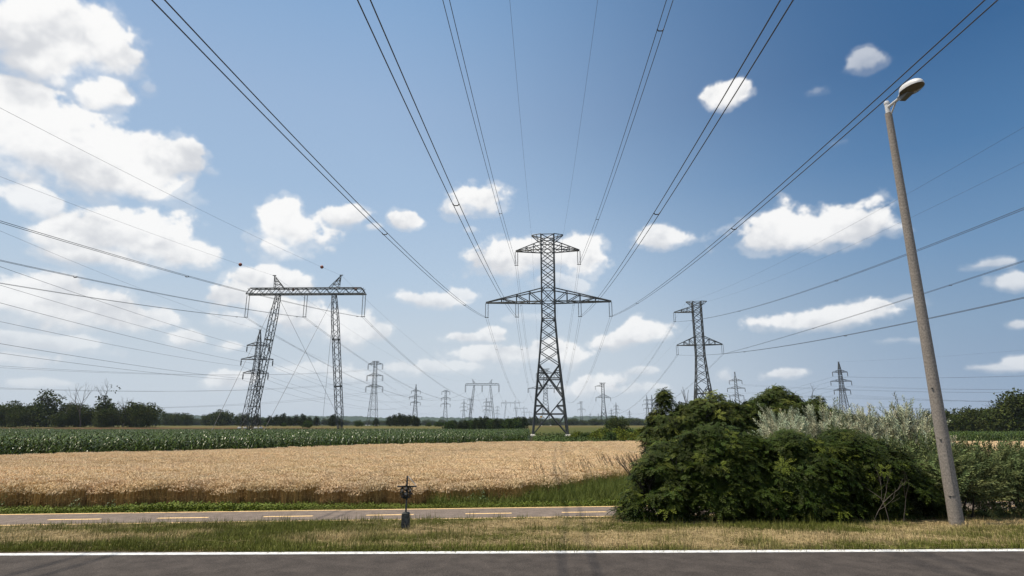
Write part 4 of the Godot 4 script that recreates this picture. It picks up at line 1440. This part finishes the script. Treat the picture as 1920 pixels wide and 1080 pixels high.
# shoots spread over lobes [centre, radii]; most near the lobes' skins, pointing outwards
func foliage(parent: Node, mesh: Mesh, lobes: Array, count: int, tint: Color, size: float, upright: float, seed_: int, vary := 0.25, skin := 0.3) -> void:
	rng.seed = seed_
	var places := []
	var tints := PackedColorArray()
	var total := 0.0
	for l in lobes:
		total += l[1].x * l[1].y + l[1].x * l[1].z + l[1].y * l[1].z
	for l in lobes:
		var c: Vector3 = l[0]
		var r: Vector3 = l[1]
		var n := int(count * (r.x * r.y + r.x * r.z + r.y * r.z) / total)
		while n > 0:
			n -= 1
			var u := dir3()
			if u.y < -0.35 and rng.randf() < 0.5:
				u.y = -u.y
			var lump := 1.0 + 0.30 * bump.get_noise_3d(u.x * 12.0 + c.x * 9.0, u.y * 12.0, u.z * 12.0 + seed_)
			var at: Vector3 = c + u * r * lump * pow(rng.randf(), skin)
			if at.y < 0.06:
				at.y = rnd(0.05, 0.4)
			if bump.get_noise_3d(at.x * 11.0 + seed_, at.y * 11.0, at.z * 11.0) < -0.13:
				continue
			if upright < 0.0: # sprays lie level, tipped outwards
				var tip := Vector3(-u.z, 0, u.x)
				var bs := Basis(Vector3.UP, rnd(0, TAU))
				if tip.length() > 0.05:
					bs = bs.rotated(tip.normalized(), -rnd(0.0, 0.9))
				places.append(Transform3D(bs.rotated(dir3(), rnd(0.0, 0.5)).scaled(Vector3.ONE * size * rnd(0.7, 1.3)), at))
			else:
				var axis := (u * 0.8 + dir3() * 0.55 + Vector3.UP * upright).normalized()
				places.append(Transform3D(shoot_basis(axis, size * rnd(0.75, 1.25)), at))
			var g := rnd(1.0 - vary, 1.0 + vary)
			var warm := rnd(0.9, 1.15)
			if upright < 0.0 and rng.randf() < 0.12:
				g *= 2.1
				warm = 1.25
			tints.append(Color(tint.r * g * warm, tint.g * g, tint.b * g))
	copies("foliage", mesh, M.leaf, places, tints, parent)

func limbs(s: Shape, at: Vector3, dir: Vector3, length: float, r: float, depth: int, spread: float) -> void:
	var pts := [at]; var rr := [r]
	var p := at
	var dd := dir
	for k in 3:
		dd = (dd + dir3() * 0.18 + Vector3.UP * 0.06).normalized()
		p += dd * length / 3.0
		pts.append(p); rr.append(r * (1.0 - 0.16 * (k + 1)))
	s.tube(pts, rr, 6 if r > 0.04 else 4, false)
	if depth > 0:
		for k in 2 + (1 if rng.randf() < 0.5 else 0):
			limbs(s, pts[3] if k < 2 else pts[2], (dd + dir3() * spread).normalized(), length * rnd(0.6, 0.8), r * 0.52, depth - 1, spread)

func stems(parent: Node, n: int, h: float, width: float, seed_: int, mat: Material) -> void:
	rng.seed = seed_
	for k in n:
		var s := Shape.new()
		var f := flat_dir()
		limbs(s, f * rnd(0, 0.25), (Vector3.UP + f * width).normalized(), h * 0.42, 0.035, 2, 0.5)
		part("stem", s.mesh(false), mat, parent)

func build_bushes() -> void:
	var feather := feather_spray(100)
	var silver := willow_shoot(101)
	var deep := Color(0.027, 0.043, 0.006)
	# the dark bushes before the path, from left to right
	var rows := [
		[3.55, 14.6, "low dark bush with feathery leaves at the left end of the hedge", [[Vector3(0.1, 0.65, 0), Vector3(0.85, 0.7, 0.85)], [Vector3(0.45, 1.05, -0.2), Vector3(0.65, 0.6, 0.7)], [Vector3(-0.5, 0.25, 0.1), Vector3(0.4, 0.35, 0.45)]], 1500],
		[5.15, 14.6, "big rounded dark bush with feathery leaves, second from the hedge's left end", [[Vector3(-0.2, 0.95, 0), Vector3(1.05, 0.9, 1.0)], [Vector3(0.3, 1.3, -0.1), Vector3(0.8, 0.55, 0.8)], [Vector3(0, 0.45, 0.3), Vector3(1.1, 0.55, 0.8)]], 2200],
		[7.0, 14.5, "broad dark bush with feathery leaves in the middle of the hedge", [[Vector3(-0.1, 0.9, 0), Vector3(1.15, 0.85, 0.95)], [Vector3(0.3, 1.2, -0.2), Vector3(0.9, 0.5, 0.8)], [Vector3(-0.3, 0.45, 0.3), Vector3(1.1, 0.55, 0.75)], [Vector3(0.2, 0.25, 0.1), Vector3(1.3, 0.32, 0.6)]], 2200],
		[8.75, 14.7, "dark bush with feathery leaves just left of the lamp post", [[Vector3(-0.2, 0.9, 0), Vector3(1.0, 0.85, 0.9)], [Vector3(-0.3, 1.3, -0.3), Vector3(0.7, 0.5, 0.7)], [Vector3(0.3, 0.45, 0.2), Vector3(0.9, 0.55, 0.7)], [Vector3(0.3, 0.25, 0.1), Vector3(1.2, 0.32, 0.6)]], 1800]]
	var k := 0
	for e in rows:
		var o := thing("feathery_bush", e[2], "bush", P(e[0], ground_y(e[0], e[1]), e[1]), 0.0, "dark hedge before the bike path")
		stems(o, 6, 1.6, 0.5, 110 + k, M.bark)
		o.scale = Vector3.ONE * 1.15
		foliage(o, feather, e[3], int(e[4] * 1.7), deep, 0.78, -1.0, 120 + k, 0.35)
		k += 1
	# silvery bushes
	var pale := Color(0.36, 0.39, 0.27)
	var silvers := [
		[10.2, 19.9, "silvery bush with upright pale shoots behind the dark hedge", [[Vector3(-0.9, 1.2, 0), Vector3(1.0, 1.25, 0.9)], [Vector3(0.4, 1.3, 0), Vector3(0.9, 1.4, 0.9)]], 700, 0.9],
		[12.4, 19.6, "tall silvery bush behind the dark hedge, left of the lamp post", [[Vector3(-0.7, 1.3, 0), Vector3(0.9, 1.45, 0.9)], [Vector3(0.5, 1.3, 0), Vector3(1.0, 1.4, 0.9)]], 800, 0.9],
		[13.7, 19.8, "silvery bush right behind the lamp post", [[Vector3(-0.4, 1.3, 0), Vector3(0.9, 1.4, 0.9)], [Vector3(0.6, 0.8, 0), Vector3(0.8, 0.8, 0.8)]], 600, 0.9],
		[9.3, 20.6, "small silvery bush peeping over the dark hedge, leftmost silvery one", [[Vector3(0, 1.3, 0), Vector3(0.7, 1.25, 0.7)]], 300, 0.8],
		[10.9, 14.9, "grey-green bush at the right of the lamp post's foot", [[Vector3(0, 0.65, 0), Vector3(0.95, 0.75, 0.85)], [Vector3(-0.4, 1.0, -0.2), Vector3(0.7, 0.6, 0.7)]], 700, 0.25],
		[12.5, 15.0, "grey-green bush before the right edge of the picture", [[Vector3(0, 0.6, 0), Vector3(1.0, 0.7, 0.9)], [Vector3(-0.5, 0.95, -0.2), Vector3(0.7, 0.6, 0.7)]], 850, 0.3],
		[9.7, 15.5, "grey-green bush close behind the lamp post's foot", [[Vector3(0, 0.7, 0), Vector3(0.8, 0.8, 0.6)]], 500, 0.35],
		[14.4, 15.6, "grey-green bush cut off by the right edge of the picture", [[Vector3(0, 0.5, 0), Vector3(1.0, 0.5, 0.9)]], 500, 0.25]]
	k = 0
	for e in silvers:
		var o := thing("silvery_bush", e[2], "bush", P(e[0], ground_y(e[0], e[1]), e[1]), 0.0, "silvery bushes")
		stems(o, 5, 2.2 if e[5] > 0.5 else 1.4, 0.3, 130 + k, M.bark)
		foliage(o, silver, e[3], int(e[4] * 1.5), pale if e[5] > 0.5 else Color(0.125, 0.158, 0.062), 0.85, e[5], 140 + k, 0.45, 0.30)
		k += 1
	# dry twigs in the hedge
	rng.seed = 150
	k = 0
	for e in [[7.9, "bare forked twig leaning in the dark hedge", 0.35], [8.3, "longest bare twig in the dark hedge, leaning left", -0.2], [8.6, "bare twig low in the dark hedge beside the lamp post", 0.15]]:
		var s := Shape.new()
		limbs(s, Vector3.ZERO, Vector3(e[2], 1.0, 0.25).normalized(), 0.55, 0.012, 2, 0.6)
		single("dead_twig", e[1], "twig", s.mesh(false), M.dead_wood, P(e[0], ground_y(e[0], 13.5), 13.5), "bare twigs in the hedge")
	# trees standing behind the hedge
	var trees := [
		[7.5, 27.0, "locust tree behind the hedge, leftmost, with a thin branch above its crown", [[Vector3(0, 1.9, 0), Vector3(1.3, 1.2, 1.2)], [Vector3(-0.75, 1.2, 0.2), Vector3(0.8, 1.1, 0.9)], [Vector3(-0.45, 3.2, 0), Vector3(0.3, 0.35, 0.3)], [Vector3(0.9, 2.3, 0), Vector3(0.9, 0.9, 0.9)]], 900, 3.4],
		[10.0, 27.5, "rounded locust tree behind the hedge, second from the left", [[Vector3(-0.2, 1.9, 0), Vector3(1.4, 1.5, 1.3)], [Vector3(0.9, 2.2, 0), Vector3(1.0, 0.9, 0.9)]], 900, 3.3],
		[13.4, 28.5, "darkest and tallest locust tree behind the hedge", [[Vector3(-0.6, 2.1, 0), Vector3(1.6, 1.5, 1.4)], [Vector3(-0.3, 2.9, 0), Vector3(1.0, 0.85, 0.9)], [Vector3(1.2, 2.1, 0), Vector3(1.2, 1.1, 1.0)]], 1200, 3.8],
		[16.2, 29.5, "lower locust tree behind the hedge, right of the tallest", [[Vector3(-0.2, 1.6, 0), Vector3(1.3, 1.25, 1.2)], [Vector3(-1.0, 2.1, 0), Vector3(0.9, 0.8, 0.8)]], 700, 2.9],
		[5.2, 22.0, "bright green young locust growing over the hedge's left shoulder", [[Vector3(0.9, 0.85, 0), Vector3(1.1, 0.9, 1.0)], [Vector3(2.3, 0.9, 0), Vector3(1.1, 0.85, 0.9)]], 900, 1.8]]
	k = 0
	for e in trees:
		var o := thing("locust_tree", e[2], "tree", P(e[0], 0, e[1]), 0.0, "locust trees behind the hedge")
		o.scale = Vector3.ONE * (1.10 if k < 4 else 1.1)
		rng.seed = 160 + k
		var s := Shape.new()
		limbs(s, Vector3(0, -0.1, 0), Vector3(0.05, 1, 0).normalized(), e[5] * 0.42, 0.1, 3, 0.55)
		part("trunk", s.mesh(false), M.bark, o)
		foliage(o, feather, e[3], e[4] * 2, Color(0.040, 0.058, 0.011) if k < 4 else Color(0.09, 0.115, 0.015), 1.2, -1.0, 170 + k, 0.35)
		k += 1
	var s := Shape.new()
	rng.seed = 190
	limbs(s, Vector3(0, 2.4, 0), Vector3(0.1, 1, 0).normalized(), 0.7, 0.02, 2, 0.6)
	single("dead_branch", "bare twig sticking up right of the tallest locust tree", "branch", s.mesh(false), M.dead_wood, P(14.9, 0.6, 29.5))

# crowns for trees farther off: clumps of leaf faces through the crown's volume
func far_crown(seed_: int, lobes: Array, clumps: int, per: int, leaf: float, tint: Color, squash := 0.7) -> Mesh:
	rng.seed = seed_
	var s := Shape.new()
	var total := 0.0
	for l in lobes:
		total += l[1].x * l[1].y
	for l in lobes:
		var c: Vector3 = l[0]
		var r: Vector3 = l[1]
		for k in int(clumps * r.x * r.y / total):
			var u := dir3()
			var at: Vector3 = c + u * r * (1.0 + 0.35 * bump.get_noise_3d(u.x * 14.0 + seed_ * 3.0, u.y * 14.0, u.z * 14.0)) * pow(rng.randf(), 0.4)
			if at.y < 0.03:
				continue
			var g := rnd(0.7, 1.3)
			var w := rnd(0.9, 1.12)
			var cr := rnd(0.06, 0.13)
			for j in per:
				var f := dir3()
				var b := g * rnd(0.8, 1.2)
				s.tint = Color(tint.r * b * w, tint.g * b, tint.b * b)
				var al := (f + dir3() * 0.7).normalized()
				s.leaf(at + f * Vector3(cr, cr * squash, cr), al, al.cross(dir3()).normalized(), leaf * rnd(0.6, 1.3), leaf * 0.75)
	return s.mesh()

func build_far_trees() -> void:
	var green := Color(0.060, 0.078, 0.022)
	var pine_green := Color(0.034, 0.048, 0.018)
	# crowns in units of the tree's height
	var broad := []
	for k in 4:
		rng.seed = 200 + k
		var lobes := [[Vector3(0, 0.52, 0), Vector3(0.52, 0.36, 0.45)], [Vector3(0.05, 0.22, 0), Vector3(0.5, 0.24, 0.42)]]
		for j in 5:
			var a := rnd(0, TAU)
			lobes.append([Vector3(cos(a) * rnd(0.2, 0.5), rnd(0.3, 0.78), sin(a) * 0.3), Vector3(rnd(0.16, 0.26), rnd(0.12, 0.2), rnd(0.16, 0.26))])
		broad.append(far_crown(210 + k, lobes, 330, 16, 0.055, green))
	var sparse := far_crown(220, [[Vector3(-0.12, 0.86, 0), Vector3(0.13, 0.11, 0.12)], [Vector3(0.14, 0.74, 0), Vector3(0.13, 0.07, 0.1)], [Vector3(0.0, 0.5, 0), Vector3(0.3, 0.2, 0.25)], [Vector3(-0.2, 0.66, 0), Vector3(0.15, 0.1, 0.12)], [Vector3(0, 0.25, 0), Vector3(0.34, 0.22, 0.3)]], 190, 14, 0.05, green)
	var pines := []
	for k in 3:
		pines.append(far_crown(230 + k, [[Vector3(0, 0.34, 0), Vector3(0.40, 0.3, 0.4)], [Vector3(0.03, 0.62, 0), Vector3(0.28, 0.24, 0.28)], [Vector3(-0.02, 0.84, 0), Vector3(0.14, 0.16, 0.14)]], 150, 12, 0.075, pine_green))
	var shrub := far_crown(240, [[Vector3(0, 0.45, 0), Vector3(0.62, 0.5, 0.6)], [Vector3(0.35, 0.35, 0), Vector3(0.4, 0.35, 0.4)], [Vector3(-0.35, 0.35, 0.1), Vector3(0.4, 0.36, 0.4)]], 150, 14, 0.10, Color(0.05, 0.08, 0.022))
	var gold := far_crown(241, [[Vector3(0, 0.45, 0), Vector3(0.62, 0.5, 0.6)], [Vector3(0.35, 0.4, 0), Vector3(0.45, 0.38, 0.4)], [Vector3(-0.35, 0.35, 0.1), Vector3(0.4, 0.36, 0.4)]], 150, 14, 0.10, Color(0.125, 0.15, 0.022))
	var poplar := far_crown(242, [[Vector3(0, 0.55, 0), Vector3(0.13, 0.45, 0.13)]], 90, 12, 0.05, green)
	rng.seed = 250
	var ts := Shape.new()
	limbs(ts, Vector3(0, -0.05, 0), Vector3.UP, 0.42, 0.022, 3, 0.55)
	var trunk := ts.mesh(false)
	var wood := "wood left of the maize field"
	# [x, d, height, crown, label, name, group]
	var list := []
	var row := [[-178, 205, 7.8, 0], [-171, 200, 9.4, 1], [-165, 204, 8.6, 2], [-158, 201, 12.6, 9], [-152, 206, 8.8, 3], [-147, 201, 8.0, 0], [-142, 204, 7.6, 1], [-137, 200, 8.4, 2], [-131, 203, 8.2, 3], [-126, 199, 8.8, 1], [-121.5, 197, 8.6, 0], [-164, 196, 6.2, 2], [-149, 195, 5.6, 1], [-134, 195, 6.4, 3], [-182, 198, 8.5, 2]]
	var k := 0
	for e in row:
		var lab: String = "dark tree in the left wood, %s" % [["at the left edge", "second big crown from the left edge", "left of the tall ragged tree", "tall ragged one rising over the rest", "right of the tall ragged tree", "low one in the wood's middle", "left of the first bare tree", "under the first bare tree", "under the second bare tree", "second from its right end", "at its right end", "low one before the ragged tree", "low one under the first bare tree", "low one before the right part", "cut off by the left edge"][k]]
		list.append([e[0], e[1], e[2], sparse if e[3] == 9 else broad[e[3]], lab, "leafy_tree", wood])
		k += 1
	k = 0
	for e in [[-196, 345, 8.0, 0], [-187, 340, 7.6, 1], [-178, 345, 7.0, 2], [-170, 342, 8.8, 3], [-163, 335, 9.6, 1], [-156, 340, 7.8, 0], [-203, 350, 8.0, 2], [-149, 342, 5.5, 3]]:
		list.append([e[0], e[1], e[2], broad[e[3]], "leafy tree in the farther row beside the wood, %s from its left" % COUNT[[1, 2, 3, 4, 5, 6, 0, 7][k]], "leafy_tree", "farther tree row"])
		k += 1
	k = 0
	for x in [483, 505, 528, 540, 552, 563, 576, 588, 600, 612, 641, 655]:
		var h: float = [4.6, 5.2, 4.4, 4.9, 5.6, 4.2, 5.0, 5.2, 4.0, 4.4, 5.0, 3.2][k]
		var d: float = 262.0 + 8.0 * sin(k * 2.3)
		list.append([(x - 960) / 1080.0 * d * 1.027, d, h, pines[k % 3], "dark pine in the row behind the portal pylon, %s from the left" % COUNT[k], "pine_tree", "pines behind the portal pylon"])
		k += 1
	k = 0
	for x in [718, 742, 751, 760, 768, 777, 786, 792]:
		var h: float = [3.4, 4.2, 4.6, 5.0, 4.8, 4.6, 4.2, 3.4][k]
		var d: float = 240.0 + 7.0 * sin(k * 1.7)
		list.append([(x - 960) / 1080.0 * d * 1.027, d, h, pines[k % 3], "dark pine in the group round the small pointed pylon, %s from the left" % COUNT[k], "pine_tree", "pines round the small pointed pylon"])
		k += 1
	k = 0
	for x in [848, 858, 868, 877, 886, 896, 905, 914, 923, 932, 942, 951, 961, 970, 981]:
		var h: float = [2.9, 2.6, 2.4, 2.8, 3.0, 3.2, 3.6, 3.7, 3.4, 3.3, 3.0, 3.0, 3.8, 3.6, 3.5][k]
		var d: float = 158.0 + 6.0 * sin(k * 1.9)
		list.append([(x - 960) / 1080.0 * d * 1.027, d, h, pines[k % 3] if k % 4 else shrub, "dark tree in the thicket left of the big pylon, %s from the left" % COUNT[k], "thicket_tree", "thicket left of the big pylon"])
		k += 1
	for e in [[597, 190, 2.6, shrub, "round green bush alone at the maize's far edge, left of the portal's right leg"], [523, 230, 1.8, shrub, "small low bush on the meadow behind the portal"], [555, 232, 1.6, shrub, "small low bush on the meadow under the pines"], [830, 215, 2.0, shrub, "low bush left of the thicket"], [812, 240, 1.8, shrub, "tiny bush between the pine group and the thicket"], [688, 230, 2.2, shrub, "low bush at the foot of the flat-topped pylon"], [1150, 135, 4.3, broad[1], "dark round tree right of the grey one-armed pylon"], [1138, 140, 3.2, shrub, "dark bush at the foot of the grey one-armed pylon"]]:
		list.append([(e[0] - 960) / 1080.0 * e[1] * 1.027, e[1], e[2], e[3], e[4], "leafy_bush" if e[3] == shrub else "leafy_tree", ""])
	k = 0
	for e in [[1076, 88, 1.4], [1090, 84, 1.3], [1108, 80, 1.6], [1122, 92, 1.8], [1134, 78, 1.5], [1146, 84, 1.9], [1160, 76, 1.7], [1172, 80, 1.9], [1184, 74, 1.8], [1197, 78, 2.0], [1210, 72, 1.8], [1224, 74, 2.1], [1238, 70, 2.0]]:
		list.append([(e[0] - 960) / 1080.0 * e[1] * 1.03, e[1], e[2] * 1.1, gold if k % 3 != 1 else shrub, "yellow-green bush in the line behind the wheat, %s from the big pylon" % COUNT[k], "leafy_bush", "bushes behind the wheat"])
		k += 1
	k = 0
	for e in [[1770, 135, 6.0, 0], [1795, 130, 5.6, 1], [1818, 128, 6.0, 2], [1838, 126, 6.2, 3], [1860, 122, 8.2, 9], [1875, 120, 7.2, 1], [1895, 118, 8.0, 0], [1915, 116, 9.0, 2], [1940, 116, 9.6, 3], [1968, 118, 9.0, 1], [1745, 138, 5.4, 2]]:
		list.append([(e[0] - 960) / 1080.0 * e[1] * 1.0, e[1], e[2], poplar if e[3] == 9 else broad[e[3]], "dark tree of the right-edge wood, %s from the lamp post" % COUNT[[1, 2, 3, 4, 5, 6, 7, 8, 9, 10, 0][k]] if e[3] != 9 else "slim pointed poplar rising from the wood at the right edge", "leafy_tree" if e[3] != 9 else "poplar_tree", "wood at the right edge"])
		k += 1
	rng.seed = 260
	for e in list:
		var o := thing(e[5], e[4], "bush" if e[5] == "leafy_bush" else "tree", P(e[0], ground_y(e[0], e[1]), e[1]), rnd(0, TAU) if e[3] != sparse else 0.0, e[6])
		o.scale = Vector3(e[2] * rnd(0.95, 1.2), e[2], e[2])
		part("trunk", trunk, M.bark, o)
		part("crown", e[3], M.far_leaf, o).set_meta("kind", "stuff")
	# bare trees in the wood
	k = 0
	for e in [[-143.5, 197, 12.4, "first bare dead tree rising over the wood"], [-136.5, 197, 13.2, "second bare tree, with a few leafy tufts, over the wood"], [-129.5, 197, 9.6, "small bare dead tree right of the taller bare ones"], [-150.5, 198, 9.0, "lowest bare twiggy tree left of the taller bare ones"]]:
		rng.seed = 270 + k
		var o := thing("bare_tree", e[3], "tree", P(e[0], rise(e[1]), e[1]), 0.0, "bare trees in the wood")
		var s := Shape.new()
		limbs(s, Vector3.ZERO, Vector3(0.03, 1, 0).normalized(), e[2] * 0.42, 0.27, 4, 0.5)
		part("trunk", s.mesh(false), M.dead_wood if k != 1 else M.bark, o)
		if k == 1:
			part("leaf_tufts", far_crown(280, [[Vector3(-0.06, 0.66, 0), Vector3(0.06, 0.1, 0.06)], [Vector3(0.14, 0.97, 0), Vector3(0.03, 0.02, 0.03)], [Vector3(0.02, 0.5, 0), Vector3(0.1, 0.06, 0.1)]], 30, 14, 0.05, green), M.far_leaf, o, Transform3D(Basis().scaled(Vector3.ONE * e[2]), Vector3.ZERO)).set_meta("kind", "stuff")
		k += 1
	# the far wood right of the middle and dark belts before the hills
	rng.seed = 290
	var places := []
	var tints := PackedColorArray()
	for j in 420:
		var t := rng.randf()
		var d := rnd(520, 640)
		var x: float = lerpf(150.0, 330.0, t)
		places.append(place(P(x, 1.3, d), rnd(0, TAU), Vector3.ONE * (7.0 + 5.0 * sin(t * 3.0) + rnd(-1.5, 1.5))))
		tints.append(Color.WHITE * rnd(0.8, 1.2))
	describe(copies("far_wood", broad[2], M.far_leaf, places, tints, self), "far dark wood seen just left of the locust trees", "wood", "", "stuff")
	places = []
	tints = PackedColorArray()
	for j in 2200:
		var d := 520.0 + 1500.0 * pow(rng.randf(), 1.2)
		var x := rnd(-0.95, 0.7) * d
		if bump.get_noise_2d(x * 0.05, d * 0.11) < 0.06 - 0.05 * (d / 2000.0):
			continue
		places.append(place(P(x, 1.2, d), rnd(0, TAU), Vector3.ONE * rnd(4.5, 8.5) * Vector3(1.6, 1, 1.2)))
		tints.append(Color.WHITE * rnd(0.8, 1.2))
	describe(copies("far_tree_belts", broad[1], M.far_leaf, places, tints, self), "far belts of trees below the hills along the horizon", "trees", "", "stuff")

func _ready() -> void:
	# camera, sky, sun, exposure
	bump.seed = 9
	bump.frequency = 0.1
	bump.fractal_octaves = 3
	var cam := Camera3D.new()
	cam.name = "camera"
	cam.fov = 53.13
	cam.position = Vector3(0, EYE, 0)
	cam.rotation_degrees = Vector3(13.335, 0, 0)
	cam.near = 0.1
	cam.far = 15000.0
	cam.current = true
	add_child(cam)
	var env := Environment.new()
	env.background_mode = Environment.BG_SKY
	env.sky = make_sky()
	env.tonemap_mode = Environment.TONE_MAPPER_LINEAR
	env.tonemap_exposure = 1.3
	env.background_energy_multiplier = 0.80
	env.sdfgi_enabled = true
	env.ssao_enabled = true
	env.ssil_enabled = true
	env.fog_enabled = true
	env.fog_density = 0.0001
	env.fog_light_color = Color(0.86, 0.92, 1.0)
	var we := WorldEnvironment.new()
	we.name = "environment"
	we.environment = env
	add_child(we)
	var sun := DirectionalLight3D.new()
	sun.name = "sun"
	sun.light_color = Color(1.0, 0.95, 0.865)
	sun.light_energy = 1.35
	sun.light_angular_distance = 0.53
	sun.shadow_enabled = true
	add_child(sun)
	sun.look_at_from_position(Vector3.ZERO, -sun_dir(), Vector3.FORWARD)
	make_materials()
	material("green_stem", Color(0.08, 0.11, 0.03), 0.7)
	material("weed_leaf", Color(0.075, 0.12, 0.035), 0.55, 0.0, 0.4)
	build_ground()
	build_road()
	build_hills()
	build_lines()
	build_lamp()
	build_memorial()
	build_far_trees()
	build_bushes()
	build_maize()
	build_wheat()
	build_weeds()
	build_grass()
